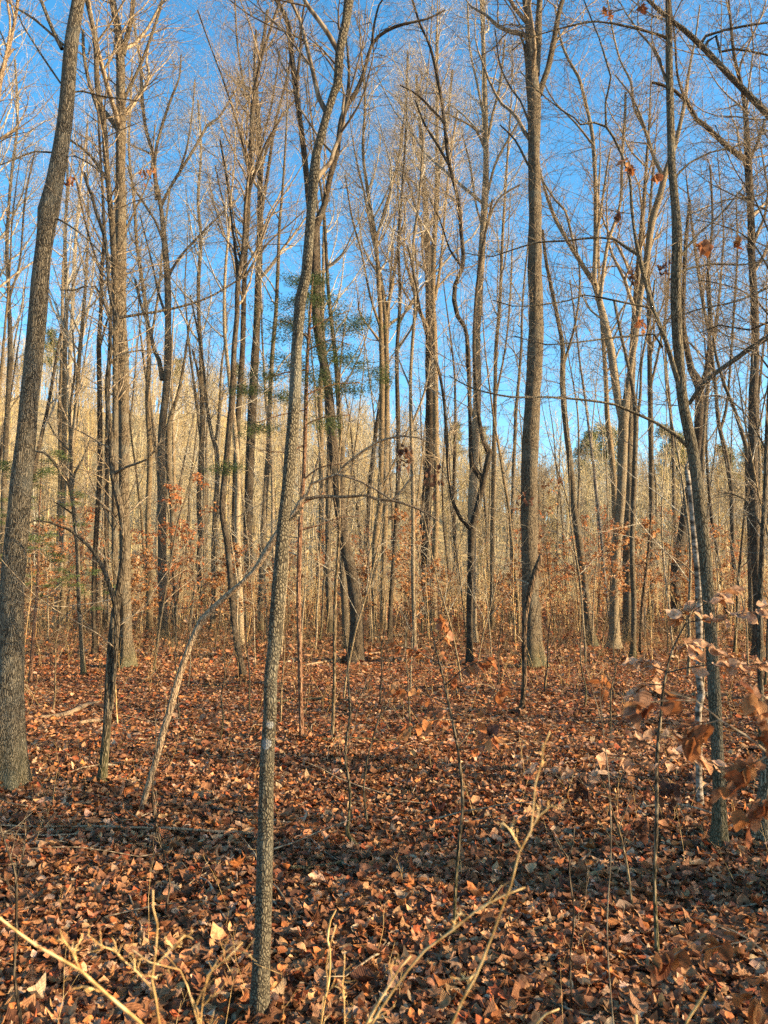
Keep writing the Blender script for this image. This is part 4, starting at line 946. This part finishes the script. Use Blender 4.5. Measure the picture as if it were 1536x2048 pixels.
# the wooded slope: thousands of bare trees reading as one mass
def far_proto(seed):
    rg = np.random.default_rng(seed); H = 15
    P, R = poly(rg, np.zeros((1, 3)), np.array([[rg.normal(0, .04), rg.normal(0, .04), 1.]]), np.array([H]), np.array([.13]), 7, .04, .03, .2)
    K = kids(rg, P, R, np.array([H * .3]), 16, .25, .98, 38, 9, 1, .5, 0, .03); A = poly(rg, *K, 4, .1, .1, .4)
    K2 = kids(rg, *A, K[2], 6, .15, 1, 40, 12, .55, .65, 0, .02); B = poly(rg, *K2, 3, .12, .06, .6)
    K3 = kids(rg, *B, K2[2], 2, .3, 1, 40, 12, .6, .65, 0, .016); C = poly(rg, *K3, 2, .12, .06, .6)
    return tubes([(P, R, 4), (*A, 3), (*B, 3), (*C, 3)])
fp = [far_proto(400 + i) for i in range(6)]
Vs, Qs, Cs, off = [], [], [], 0
TONE = np.array([(.58,.44,.22), (.50,.40,.25), (.40,.31,.20), (.62,.50,.30), (.30,.22,.14), (.55,.38,.17), (.46,.42,.34)])
for i in range(1500):
    y = 68 + 165 * rng.random() ** 1.0; x = rng.uniform(-.62, .62) * y
    v, q = fp[i % 6]; a = rng.uniform(0, 6.28); s = rng.uniform(.6, 1.1)
    c, sn = math.cos(a) * s, math.sin(a) * s
    w = np.column_stack([v[:, 0] * c - v[:, 1] * sn + x, v[:, 0] * sn + v[:, 1] * c + y, v[:, 2] * s * rng.uniform(.85, 1.15) + float(gh(x, y)) - .3])
    Cs.append(np.tile(TONE[rng.integers(0, 7)] * rng.uniform(.55, .85) * np.array([.97, 1, .95]), (len(v), 1)).astype(np.float32)); Vs.append(w.astype(np.float32)); Qs.append(q + off); off += len(v)
tag(obj('far_woods', mesh_np('far_woods', np.concatenate(Vs), np.concatenate(Qs), mat=M['tinted'], tint=np.concatenate(Cs))), 'far off bare woods covering the sunlit slope up to its ridge', 'woods', kind='stuff')

# ---------------------------------------------------------------- evergreens
def needle_mesh(rng, centers, rads, per, size, tints, spray=False, flatz=.55):
    P, S, Xs, Ys, Zs, C = [], [], [], [], [], []
    for c, r in zip(centers, rads):
        n = per; d = norm(rng.normal(0, 1, (n, 3))) * (rng.random((n, 1)) ** .5) * r; d[:, 2] *= flatz
        P.append(c + d)
    P = np.concatenate(P); m = len(P)
    Y = norm(rng.normal(0, 1, (m, 3)) * [1, 1, .6]); q = norm(rng.normal(0, 1, (m, 3))); X = norm(np.cross(Y, q)); Z = np.cross(X, Y)
    blade = (np.array([(0, -.5, 0), (.13, 0, 0), (0, .5, 0), (-.13, 0, 0)], float), np.array([(0, 1, 2), (0, 2, 3)]), np.zeros((4, 2)))
    c = tints[rng.integers(0, len(tints), m)] * rng.uniform(.7, 1.3, (m, 1))
    V, T, Cc, U = scatter_leaves(rng, P, size * rng.uniform(.6, 1.3, m), X, Y, Z, [blade], c)
    return mesh_np('foliage', V, tris=T, mat=M['needle'], tint=Cc, smooth=False)
GREEN = np.array([(.055, .085, .022), (.08, .11, .03), (.04, .065, .02), (.10, .13, .035)])
PINE = np.array([(.10, .12, .025), (.13, .15, .03), (.07, .09, .02), (.17, .18, .045)])
def far_pine_proto(seed):
    rg = np.random.default_rng(seed); H = 18
    P, R = poly(rg, np.zeros((1, 3)), np.array([[0, 0, 1.]]), np.array([H]), np.array([.2]), 10, .02, .03, .25)
    V, Q, tr = trunk_mesh('trunk', P[0], R[0], 8, None, rg, .3, .04, 0)
    tm = mesh_np('trunk', V, Q, tr, mat=M['brown'])
    K = kids(rg, P, R, np.array([H * .2]), 26, .55, .99, 75, 12, 1, .4, .3, .03); A = poly(rg, *K, 5, .08, .12, .4)
    V, Q = tubes([(*A, 4)])
    cen = np.concatenate([A[0][:, -1], A[0][:, 3], A[0][:, 2]]); rd = np.full(len(cen), 1.15)
    return [('trunk', tm), ('limbs', mesh_np('limbs', V, Q, mat=M['brown'])), ('crown', needle_mesh(rg, cen, rd, 130, .34, PINE))]
pines = [far_pine_proto(501), far_pine_proto(502)]
for i, (px, py, Y, s, lab) in enumerate([(108, 745, 165, 1.05, 'yellow green pine on the ridge just right of the big left trunk'), (352, 762, 190, .8, 'small green pine on the ridge over the left slope, left of the wavy trunk'), (470, 775, 190, .8, 'green pine crown on the ridge between the dark bowed and stout trunks'),
                                    (640, 800, 185, .85, 'green pine crown on the ridge right of the nearest slim trunk'), (905, 856, 170, .85, 'pine crown on the ridge just left of the elbowed fork tree'), (960, 868, 175, .7, 'low pine on the ridge behind the elbowed fork tree'), (1170, 880, 125, .85, 'left broad pine of the group on the right ridge'), (1205, 868, 128, .95, 'middle broad pine rising behind the rough fork trunk'),
                                    (1335, 866, 120, 1.0, 'bluish green broad pine left of the curving right trunk'), (1372, 885, 130, .8, 'pine crown showing just left of the pale birch top'), (1440, 905, 125, .8, 'pine on the right ridge right of the curving trunk'), (1490, 912, 130, .75, 'pine on the right ridge by the wishbone tree'), (1525, 900, 128, .8, 'pine at the right edge of the ridge'), (60, 735, 175, .7, 'pine on the ridge hidden half behind the big left trunk')]):
    p = at(px, py, Y); g = float(gh(p.x, Y)); need = (p.z + 1 - g) / 18.
    sc_ = max(s, need)
    o = place_parts('pine_tree', pines[i % 2], p.x, Y, sc_, lab, 'pine')

# the cedar's own green sprays
ced = next(o for o in bpy.data.objects if o.name.startswith('cedar_tree') and o.type == 'EMPTY')
Yc = ced.location.y; rg = np.random.default_rng(61); cen = []
for px, py, sp in [(575,610,26),(560,660,30),(590,640,28),(640,600,24),(660,640,30),(690,655,34),(720,650,26),(620,680,26),(650,700,30),(700,720,30),(735,745,28),(760,765,24),(560,720,26),(530,750,24),(500,780,20),(640,760,24),(610,740,26),(575,790,20),(690,780,20),(632,560,14),(615,590,20),(520,860,16),(660,850,16),(450,940,16),(600,560,14)]:
    for _ in range(13):
        q = at(px + rg.normal(0, sp), py + rg.normal(0, sp * .35), Yc + rg.normal(0, .35)); cen.append(np.array(q - ced.location))
obj('foliage', needle_mesh(rg, cen, np.full(len(cen), .13), 105, .026, GREEN * .9, flatz=.45), ced)
# left cedar behind the big trunk
rg = np.random.default_rng(62)
P0, R0 = poly(rg, np.zeros((1, 3)), np.array([[.02, 0, 1.]]), np.array([4.3]), np.array([.035]), 12, .03, .03, .2)
V, Q, tr = trunk_mesh('trunk', P0[0], R0[0], 10, None, rg, .3, .05, 0); tm = mesh_np('trunk', V, Q, tr, mat=M['red'])
K = kids(rg, P0, R0, np.array([1.3]), 30, .3, .98, 78, 8, 1, .4, .5, .003); A = poly(rg, *K, 6, .07, .02, .4); K2 = kids(rg, *A, K[2], 5, .2, 1, 45, 10, .45, .6, .6, .002); B = poly(rg, *K2, 4, .1, .02, .4)
V, Q = tubes([(*A, 4), (*B, 3)]); cen = np.concatenate([A[0][rg.random(30) < .8][:, -1], B[0][:, -1][rg.random(150) < .6]])
lc = at(62, 1330, 14)
place_parts('cedar_tree', [('trunk', tm), ('branches', mesh_np('branches', V, Q, mat=M['twig'])), ('foliage', needle_mesh(rg, cen, np.full(len(cen), .16), 110, .04, GREEN * 1.3, flatz=.3))], lc.x, 14, 1.0,
            'young cedar with thin yellow green sprays just right of the big left trunk', 'cedar')

# ================================================================ FOREGROUND SAPLINGS, SPRAYS AND CANES
def traced(name, label, cat, Y, stems, matk, leaves=None, sides=10, foot=True, rgs=1, group=None, part='stem', twigk=None, slope=0., tmat='twig'):
    """small plant near the camera. stems: lists of (px,py,w[,dY]); leaves: (per, size, palette, droop) grown on the stems after the first 'skip'"""
    rg = np.random.default_rng(rgs); allp = []
    pts0 = [(at(p[0], p[1], Y + (p[3] if len(p) > 3 else 0)), p[2] / 2 / F * Y) for p in stems[0]]
    base = pts0[0][0].copy()
    g = float(gh(base.x, base.y)); org = Vector((base.x, base.y, g)); root = tag(obj(name, None, loc=org), label, cat, group)
    if foot and base.z - g > .06:
        pts0 = [(Vector((base.x + rg.normal(0, .05), base.y, g - .02)), pts0[0][1] * 1.15)] + pts0
    else: pts0[0] = (Vector((base.x, base.y, g - .02)), pts0[0][1])
    for i, st in enumerate(stems):
        pts = pts0 if i == 0 else [(at(p[0], p[1], Y + (p[3] if len(p) > 3 else 0)), p[2] / 2 / F * Y) for p in st]
        p, r = smoothpath([(q - org, w) for q, w in pts], .03)
        V, Q, tr = trunk_mesh(part, p, r, sides if i == 0 else 7, None, rg, 0, .06)
        obj(part if i == 0 else 'branch', mesh_np(part, V, Q, tr, mat=M[matk]), root); allp.append((p, r))
    if twigk: obj('twigs', twig_mesh('twigs', allp[twigk[4]:] if len(twigk) > 4 else allp, rg, M[tmat], twigk[0], twigk[1], twigk[2], twigk[3], fine=.0009, flat=.4, ang=45, w1=.002), root)
    if leaves:
        skip, per, size, pal, droop = leaves
        Ps = [resample(p, r, 8) for p, r in allp[skip:]]
        A = (np.array([q[0] for q in Ps]), np.array([q[1] for q in Ps]))
        obj('leaves', leaves_on(rg, [A], per, size, 'beech', pal, droop), root)
    return root
# tan-leaved beech sapling, right
traced('beech_sapling', 'slim beech sapling with level sprays of pale tan leaves, right of centre', 'beech sapling', 3.55,
       [[(1313,1881,9),(1309,1758,7),(1313,1655,7),(1314,1519,7),(1321,1433,6),(1328,1370,5),(1345,1300,4),(1375,1240,3),(1400,1190,2)],
        [(1313,1540,3,0),(1270,1525,2.5,-.1),(1230,1515,2,-.15),(1180,1520,1.5,-.2)],[(1313,1560,3,0),(1250,1550,2,.15),(1180,1545,2,.25),(1110,1535,1.5,.3),(1050,1540,1,.35)],[(1314,1530,3,0),(1345,1510,2,-.1),(1390,1510,2,-.2),(1430,1530,1.5,-.2)],
        [(1316,1500,3,0),(1280,1480,2,.1),(1230,1475,1.5,.2)],[(1318,1470,3,0),(1350,1475,2,.1),(1385,1490,2,.2)],
        [(1335,1345,3,0),(1380,1335,2.5,-.1),(1440,1328,2,-.15),(1500,1330,2,-.2),(1540,1325,1.5,-.2)],[(1335,1345,3,0),(1300,1330,2,.1),(1265,1320,1.5,.1)],[(1330,1370,3,0),(1290,1370,2,.1),(1270,1385,1,.1)],
        [(1350,1290,3,0),(1400,1290,2,.1),(1440,1300,1.5,.1)],[(1375,1245,2.5,0),(1430,1235,2,0),(1500,1225,1.5,-.1),(1536,1215,1,-.1)],[(1385,1225,2.5,0),(1420,1200,2,0),(1460,1180,1.5,.1)],[(1375,1245,2.5,0),(1360,1225,2,.1),(1380,1210,1,.1)]],
       'grey', leaves=(1, 20, .068, TANL * [1.15, .98, .8], .35), rgs=11)
traced('beech_sapling', 'thin crooked sapling right of centre with scattered rust orange leaves hanging', 'beech sapling', 3.75,
       [[(908,1843,6),(915,1717,6),(925,1621,6),(922,1553,6),(915,1495,5),(898,1410,5),(885,1350,4),(870,1290,3),(860,1240,2)],
        [(915,1495,3,0),(950,1450,2,.1),(980,1400,2,.1),(1010,1370,1,.2)],[(898,1410,3,0),(850,1390,2,.1),(800,1380,1.5,.1),(740,1375,1,.2)],[(890,1370,3,0),(940,1330,2,-.1),(985,1320,1.5,-.1)],[(880,1330,3,0),(830,1300,2,.1),(790,1290,1.5,.1)],
        [(872,1290,2,0),(900,1260,1.5,0),(880,1235,1,0)],[(905,1440,3,0),(860,1440,2,-.2),(810,1460,1.5,-.3)],[(915,1500,3,0),(965,1490,2,-.2),(985,1470,1.5,-.3)]],
       'grey', leaves=(1, 18, .058, RUST * 1.25, .75), rgs=12)
traced('bare_sapling', 'bare wavy sapling with a greenish foot left of the rust leaved one', 'sapling', 5.1,
       [[(695,1668,8),(697,1640,6),(700,1580,5),(691,1520,5),(693,1480,5),(700,1430,5),(697,1370,4),(694,1300,3),(688,1240,2)],[(697,1440,3),(715,1400,2),(728,1380,2),(745,1350,1)],[(697,1560,3),(672,1500,2),(660,1455,1)]], 'grey', rgs=13, twigk=(3,.4,3,2))
traced('bare_sapling', 'whip thin pale sapling leaning right just right of the wavy one', 'sapling', 5.5,
       [[(728,1585,4),(733,1530,3.5),(742,1490,3),(757,1440,3),(770,1400,2)],[(750,1458,2),(775,1485,1.5)],[(757,1440,2),(790,1385,1)]], 'tan', rgs=14, twigk=(3,.3,3,0))
traced('bare_sapling', 'pale forked whip standing left of the slim beech sapling', 'sapling', 4.1,
       [[(1267,1810,5),(1255,1740,4.5),(1248,1700,4),(1238,1660,4),(1226,1625,3),(1215,1590,2),(1205,1560,1.5)],[(1240,1668,3),(1228,1660,2),(1222,1640,1)],[(1238,1655,3),(1260,1600,1.5)]], 'tan', rgs=15, twigk=(2,.3,2,0))
traced('bare_sapling', 'dark bare whip in front of the leaning dead stem', 'sapling', 4.0,
       [[(340,1765,4),(330,1720,4),(315,1660,4),(305,1600,4),(308,1540,3),(312,1480,2.5),(310,1420,2)]], 'brown', rgs=16, twigk=(3,.3,3,0), leaves=None)
traced('bare_sapling', 'dark knotty sapling at the left edge near the bottom', 'sapling', 2.8,
       [[(30,1960,6),(32,1880,6),(33,1800,5),(30,1745,5),(15,1700,4),(2,1660,4),(-15,1600,3)],[(32,1760,3),(48,1700,2),(52,1650,2)],[(33,1790,3),(0,1750,2)]], 'brown', rgs=17, twigk=(3,.25,3,2))
traced('bare_sapling', 'thin dark whip with a kink in the right foreground litter', 'sapling', 3.1,
       [[(1145,2010,4),(1140,1920,4),(1148,1830,4),(1138,1740,3),(1145,1690,2.5),(1150,1650,2)]], 'brown', rgs=18, twigk=(3,.25,3,0))
traced('bare_sapling', 'thin tan whip with buds in the middle foreground litter', 'sapling', 2.9,
       [[(646,2020,4),(658,1960,4),(660,1900,4),(655,1880,4),(661,1840,4),(672,1820,2.5)]], 'cane', rgs=19)
for i, (x, y0, h, w, sp, d) in enumerate([(1402,1420,330,5,8,'right of the birch foot'),(990,1420,230,4,8,'just left of the broken dark snag'),(1170,1420,260,4,-6,'right of the broken dark snag'),(560,1460,250,4,6,'right of the nearest trunk in the open litter'),(1090,1400,200,4,8,'between the snag and the leaning dark trunk'),(820,1480,260,4,-8,'below the golden pole tree'),
                                          (105,1420,200,4,8,'right of the big left trunk'),(360,1440,230,4,-6,'right of the leaning dead stem'),(440,1480,260,4,8,'between the dead stem and the nearest trunk'),(1220,1460,240,4,8,'left of the slim beech sapling'),(760,1420,240,4,5,'in the open litter at the centre'),(500,1430,260,4,-6,'just left of the nearest trunk')]):
    Y = base_depth(y0); rr = random.Random(i)
    traced('bare_sapling', 'thin bare whip rising from the litter ' + d, 'sapling', Y,
           [[(x + sp * k / 3 + rr.uniform(-4, 4) * (k > 0), y0 - h * k / 6, w * (1 - k / 8)) for k in range(7)], [(x + sp, y0 - h * .5, 2), (x + sp + 18, y0 - h * .66, 1.5), (x + sp + 24, y0 - h * .85, 1)]], ['tan', 'brown', 'grey'][i % 3], rgs=30 + i, twigk=(4,.4,3,2))
# near branch with rust leaves entering from the right
traced('beech_sapling', 'near beech branch hanging in from the right edge with large rust orange leaves', 'beech sapling', 1.75,
       [[(1640,1760,9),(1620,1640,8),(1590,1560,6),(1540,1510,5),(1490,1470,4),(1440,1440,3),(1390,1400,2.5),(1340,1385,2)],
        [(1540,1510,3,0),(1500,1530,2.5,.05),(1470,1550,2,.05),(1440,1580,1.5,.05)],[(1590,1560,3,0),(1550,1590,2,0),(1510,1620,1.5,.05),(1490,1640,1,.05)],[(1560,1530,3,0),(1540,1460,2,0),(1520,1400,2,0),(1500,1370,1,0)],
        [(1440,1440,2.5,0),(1400,1450,2,0),(1380,1480,1.5,0)],[(1390,1402,2.5,0),(1330,1400,2,0),(1290,1405,1.5,0),(1265,1420,1,0)]],
       'twig', leaves=(1, 14, .054, RUST * .95, .7), rgs=21)
traced('beech_sapling', 'near low beech spray with curled orange leaves at the bottom right corner', 'beech sapling', 1.9,
       [[(1620,2100,6),(1590,1990,5),(1550,1930,4),(1500,1880,3),(1440,1850,2),(1390,1835,1.5),(1350,1840,1.2)],
        [(1550,1930,3),(1530,1980,2),(1500,2000,1.5),(1470,1990,1)],[(1500,1880,2),(1450,1890,1.5),(1410,1900,1)],[(1590,1990,3),(1550,2040,2),(1500,2060,1.5)],[(1440,1850,2),(1380,1890,1.5),(1330,1920,1),(1300,1930,1)]],
       'twig', leaves=(1, 9, .056, RUST * 1.0, .8), rgs=22)
traced('beech_sapling', 'small near beech twig with two drooping rust leaves left of the tan sprays', 'beech sapling', 2.6,
       [[(1215,1890,2.5),(1222,1700,2.2),(1218,1560,2),(1205,1450,1.8),(1200,1370,1.5),(1212,1350,1.2)],[(1205,1450,1.5),(1185,1380,1.2),(1170,1330,1)],[(1203,1400,1.5),(1212,1370,1.2),(1216,1352,1)]],
       'twig', leaves=(1, 1, .055, RUST * 1.1, .9), rgs=23)
# straw canes close to the lens
canes = [('thick straw coloured cane slanting down from the left edge', 1.15, [[(300,2075,11),(280,2045,11),(215,1990,10),(160,1940,9),(75,1893,8),(0,1837,7),(-60,1795,6)],[(215,1988,5),(190,1978,4),(160,1972,3)],[(160,1940,5),(145,1905,3),(128,1880,2)]]),
         ('upright knobbly straw cane left of the nearest trunk at the bottom', 1.2, [[(322,2070,7),(312,2000,6),(304,1960,6),(312,1900,5),(315,1850,5),(306,1815,4),(306,1780,3)],[(306,1980,4),(275,1945,3),(240,1915,2),(225,1895,2)],[(312,1930,3),(340,1900,2),(370,1870,2)]]),
         ('forked straw cane low at the left of the nearest trunk', 1.35, [[(400,2070,4),(395,2020,4),(380,1990,3)],[(400,2060,4),(360,1940,3),(300,1925,2),(265,1900,2)],[(400,2060,4),(415,1950,3),(460,1910,2),(485,1885,2)]]),
         ('long curved straw cane rising highest at the right with a hooked tip', 1.2, [[(885,2095,8),(905,2045,8),(925,2000,7),(950,1955,7),(963,1925,8),(985,1870,6),(1010,1800,6),(1022,1770,6),(1038,1705,6),(1062,1660,6),(1066,1620,5),(1070,1570,5),(1084,1520,5),(1088,1490,5),(1100,1463,4)],[(1062,1656,4),(1080,1630,3),(1105,1610,2)],[(1040,1695,4),(1020,1660,2),(1005,1645,2)],[(955,1945,5),(940,1955,4),(918,1960,3)]]),
         ('long straight straw cane slanting up right beside the hooked one', 1.25, [[(720,2090,8),(745,2045,8),(790,1975,7),(850,1900,7),(905,1860,6),(960,1815,6),(1010,1790,5),(1050,1775,4)],[(905,1862,4),(910,1840,3),(922,1825,2)]]),
         ('short thick straw cane leaning right at the bottom centre', 1.3, [[(705,2095,8),(735,2045,8),(760,2000,7),(785,1960,6),(800,1935,5),(822,1912,4)],[(785,1960,4),(780,1935,3),(790,1915,2)]]),
         ('thin straw twig with zigzag nodes at the bottom centre', 1.6, [[(640,2075,4),(650,2000,4),(655,1960,4),(652,1935,3),(660,1890,3),(672,1850,2)],[(690,2060,4),(688,2000,3),(684,1960,2)]]),
         ('short straw stub at the bottom right corner', 1.3, [[(1360,2090,7),(1375,2040,7),(1395,2010,6),(1412,1980,5)]]),
         ('short blunt straw stub sticking up at the bottom right', 1.2, [[(1273,2090,8),(1273,2050,8),(1272,2030,7)]]),
         ('slanting straw stub right of the hooked cane at the bottom', 1.3, [[(1050,2085,5),(1075,2045,5),(1092,2028,4),(1118,2018,3)]])]
for i, (lab, Y, st) in enumerate(canes):
    st = [[(x, y, w * .62) for x, y, w in q] for q in st]
    traced('straw_cane', lab, 'cane', Y, st, 'cane', rgs=50 + i, part='stem', twigk=(4,.07,3,0) if i < 8 else None, tmat='cane')

# withered leaf clumps and single leaves still hanging in the trees
DARKL = np.array([(.13, .06, .035), (.18, .085, .045), (.10, .05, .035), (.22, .11, .055)])
def clump(px, py, Y, n, spread, size, pal, label, cat='leaf clump', name='leaf_clump', hang=1.0):
    rg = np.random.default_rng(int(px * 7 + py)); c = at(px, py, Y)
    P = rg.normal(0, spread, (n, 3)) * [1, .7, 1.3 * hang]
    P[:, 2] -= np.abs(P[:, 2]) * .3
    Yv = norm(rg.normal(0, .5, (n, 3)) + np.array([0, 0, -1.2])); q = rg.normal(0, 1, (n, 3)); X = norm(np.cross(Yv, q)); Z = np.cross(X, Yv)
    lp = [leaf_proto('beech' if k % 2 else 'oak', rg, rg.normal(.5, .5), rg.uniform(.2, .7), rg.normal(0, .9)) for k in range(5)]
    V, T, C, U = scatter_leaves(rg, P, size * rg.uniform(.6, 1.2, n), X, Yv, Z, lp, pal[rg.integers(0, len(pal), n)] * rg.uniform(.8, 1.2, (n, 1)))
    root = tag(obj(name, None, loc=c), label, cat)
    obj('leaves', mesh_np('leaves', V, tris=T, mat=M['leaf'], tint=C, uv=U), root)
    st = np.array([[0, 0, spread * 3.0], [.005, 0, spread * 1.5], [-.004, 0, 0], [.003, 0, -spread * 1.4]])
    V, Q = tubes([(st[None], np.array([[.0018, .0016, .0013, .0008]]), 5)])
    obj('stalk', mesh_np('stalk', V, Q, mat=M['brown']), root)
for a in [(808, 908, 2.9, 30, .015, .026, DARKL, 'dark matted leaf clump caught where the dead branches cross'), (1057, 1000, 9, 10, .05, .08, DARKL, 'small dark leaf clump left of the thick shaggy trunk'),
          (868, 955, 9, 16, .06, .09, DARKL, 'dark withered leaf clump on the darkest thick trunk'), (1238, 436, 4.6, 7, .014, .05, DARKL, 'tiny dark curled leaf hanging in the sky gap at upper right'),
          (1264, 552, 4.6, 14, .022, .035, DARKL, 'dark shrivelled leaf bunch beside the arching dark limb'), (1330, 540, 4.6, 16, .024, .038, DARKL, 'dark shrivelled leaf bunch left of the ridged curving trunk'),
          (1258, 340, 4.6, 5, .022, .07, RUST, 'rusty paired leaves hanging on the arching limb'), (1315, 357, 4.6, 2, .008, .09, RUST * 1.2, 'single orange leaf hanging left of the ridged curving trunk'),
          (1408, 489, 4.6, 3, .014, .10, RUST, 'brown lobed leaf hanging right of the ridged curving trunk'), (1472, 488, 4.9, 3, .014, .10, RUST, 'brown lobed leaf hanging nearer the right edge'),
          (1284, 16, 4.6, 2, .01, .10, RUST, 'brown folded leaf hanging at the very top right'), (1220, 22, 4.6, 4, .02, .06, RUST, 'small rusty leaf pair hanging at the very top'),
          (1286, 652, 4.6, 5, .02, .07, RUST * 1.15, 'orange torn leaf hanging above the long arching limb'), (1158, 1568, 4.2, 18, .022, .07, DARKL, 'black withered fern clump in the litter left of the tan sprays'),
          (1340, 1580, 4.2, 18, .024, .07, DARKL, 'black withered clump hanging below the tan sprays'), (1292, 1665, 3.9, 18, .024, .07, DARKL, 'black withered clump left of the slim beech sapling stem'),
          (140, 365, 8.5, 9, .03, .07, RUST, 'brown leaves hanging just right of the bulge of the big left trunk'), (300, 345, 16, 20, .09, .11, RUST, 'rusty leaf bunch in the sky left of the middle'),
          (975, 1462, 4.4, 5, .02, .09, DARKL * 1.5, 'dark drooping leaf near the rust leaved sapling'), (400, 1434, 5.0, 2, .01, .08, RUST * 1.2, 'red brown leaf standing alone left of the nearest trunk'),
          (428, 1436, 5.0, 2, .01, .08, RUST * 1.1, 'second red brown leaf closer to the nearest trunk'), (252, 1574, 4.2, 2, .01, .08, RUST * 1.3, 'orange leaf on a whip left of the dead stem foot'),
          (1215, 1368, 2.6, 2, .01, .06, RUST * 1.4, 'bright orange leaf above the open litter left of the tan sprays')]:
    clump(*a)

# ---------------------------------------------------------------- fallen logs and branches
def log(name, label, cat, pts, matk, lift=.03, sides=12, rgs=1, knobs=True):
    rg = np.random.default_rng(rgs); P = []
    for px, py, w in pts:
        Y = base_depth(py); p = at(px, py, Y); r = w / 2 / F * Y
        P.append((Vector((p.x, Y, float(gh(p.x, Y)) + lift + r * .6)), r))
    org = P[0][0].copy(); p, r = smoothpath([(q - org, w) for q, w in P], .06)
    V, Q, tr = trunk_mesh('log', p, r, sides, None, rg, 0, .1)
    c = len(V); V = np.vstack([V, p[0]]); k = np.arange(sides); tr = np.vstack([tr, np.stack([(k + 1) % sides, k, np.full(sides, c)], -1)])
    o = obj(name, mesh_np(name, V, Q, tr, mat=M[matk]), loc=org)
    return tag(o, label, cat)
log('fallen_log', 'pale weathered log lying in the leaves left of the forked sapling', 'log', [(80,1440,7),(110,1434,8),(140,1424,9),(170,1412,8),(200,1405,5)], 'dead', rgs=1)
log('fallen_log', 'short pale log end lying just left of the forked sapling', 'log', [(158,1446,7),(178,1441,8),(212,1438,7)], 'dead', rgs=2)
log('fallen_log', 'grey white birch log half buried in leaves in the right foreground', 'log', [(870,1862,14),(900,1835,16),(930,1808,18),(975,1785,17),(1030,1775,12),(1085,1762,9)], 'birch', rgs=3, lift=-.005)
log('fallen_branch', 'long golden branch lying behind the dark forking trunk', 'branch', [(610,1335,4),(660,1325,4),(700,1318,3),(760,1308,3)], 'dead', rgs=4)
log('fallen_branch', 'pale branch lying on the sunlit leaves right of the dark forking trunk', 'branch', [(742,1282,6),(790,1276,6),(840,1272,5)], 'pale', rgs=5)
log('fallen_branch', 'white crooked stick poking from the leaves in the left foreground', 'branch', [(378,1752,3),(395,1765,4),(412,1770,5),(425,1785,5),(412,1800,5),(408,1820,5)], 'palet', rgs=6)
log('fallen_branch', 'dark curved stick in the leaves between dead stem and nearest trunk', 'branch', [(440,1672,4),(470,1665,4),(485,1655,3)], 'darkdead', rgs=7)
log('fallen_branch', 'long thin grey stick lying across the litter left of the twin foot trunk', 'branch', [(1290,1636,4),(1340,1630,4),(1380,1640,4),(1440,1665,3)], 'twig', rgs=8, lift=.1)
log('fallen_branch', 'low branch lying across the open litter at centre left', 'branch', [(540,1408,4),(620,1404,4),(700,1412,3)], 'grey', rgs=9)

# more fallen wood lying about
rng = np.random.default_rng(303)
for i in range(30):
    y = 4.5 + 17 * rng.random(); x = rng.uniform(-.5, .5) * y; a = rng.uniform(-.5, .5) + (math.pi if i % 2 else 0); L = rng.uniform(.6, 2.2)
    P, R = poly(rng, np.array([[0, 0, 0.]]), np.array([[math.cos(a), math.sin(a), 0]]), np.array([L]), np.array([rng.uniform(.005, .012)]), 9, .14, 0, .35)
    P[0, :, 2] = gh(x + P[0, :, 0], y + P[0, :, 1]) - gh(x, y) + .03 + .02 * rng.random()
    p, rr = smoothpath([(Vector(q), w) for q, w in zip(P[0], R[0])], .07)
    K = kids(rng, P, R, np.array([L]), 3, .3, .95, 42, 10, .45, .6, .6, .002); A = poly(rng, *K, 5, .14, 0)
    root = bpy.data.objects.new('fallen_branch', None); COL.objects.link(root); root.location = (x, y, float(gh(x, y)))
    mk = M[['grey', 'dead', 'darkdead', 'brown'][i % 4]]
    V, Q, tr = trunk_mesh('stem', p, rr, 9, None, rng, 0, .09); obj('stem', mesh_np('stem', V, Q, tr, mat=mk), root)
    V, Q = tubes([(*A, 4)]); obj('twigs', mesh_np('twigs', V, Q, mat=mk), root)
    tag(root, 'x', 'branch', 'fallen branches strewn on the leaves'); INST.append((root, ['grey fallen branch', 'pale fallen branch', 'dark fallen branch', 'brown fallen branch'][i % 4], x, y))

# ---------------------------------------------------------------- say which tree is which among the many
ANCH = [(12, 'the big left edge trunk'), (165, 'the thin tree with crooked left limbs'), (250, 'the mossy twin trunk'), (330, 'the fan crowned mossy footed trunk'), (398, 'the wavy slender trunk'),
        (486, 'the dark bowed trunk'), (548, 'the nearest blocky barked trunk'), (604, 'the reddish cedar stem'), (710, 'the dark wide forking trunk'), (770, 'the close tan pair'), (829, 'the golden grey pole'),
        (860, 'the darkest thick trunk'), (942, 'the elbowed fork tree'), (1066, 'the thick shaggy trunk'), (1180, 'the leaning slim dark trunk'), (1228, 'the rough double crowned trunk'), (1300, 'the straight shaded trunk'),
        (1354, 'the kinked dark trunk'), (1420, 'the trunk by the birch'), (1514, 'the lichen spotted trunk')]
ORD = ['nearest', 'second nearest', 'third nearest', 'fourth nearest', 'fifth nearest', 'sixth nearest', 'seventh nearest', 'eighth nearest', 'ninth nearest', 'tenth nearest', 'eleventh nearest', 'twelfth nearest', 'thirteenth nearest', 'fourteenth nearest']
from collections import defaultdict
book = defaultdict(list)
for o, kind, x, y in INST:
    px = 768 + x / y * F
    ax, an = min(ANCH, key=lambda a: abs(a[0] - px))
    rel = ('left of ' if px < ax else 'right of ') + an
    book[(kind, rel)].append((y, o.name))
for (kind, rel), l in book.items():
    l.sort()
    for i, (y, nm) in enumerate(l):
        bpy.data.objects[nm]['label'] = (ORD[min(i, 13)] + ' ' if len(l) > 1 else '') + kind + (' lying ' if 'fallen' in kind else ' standing ') + rel
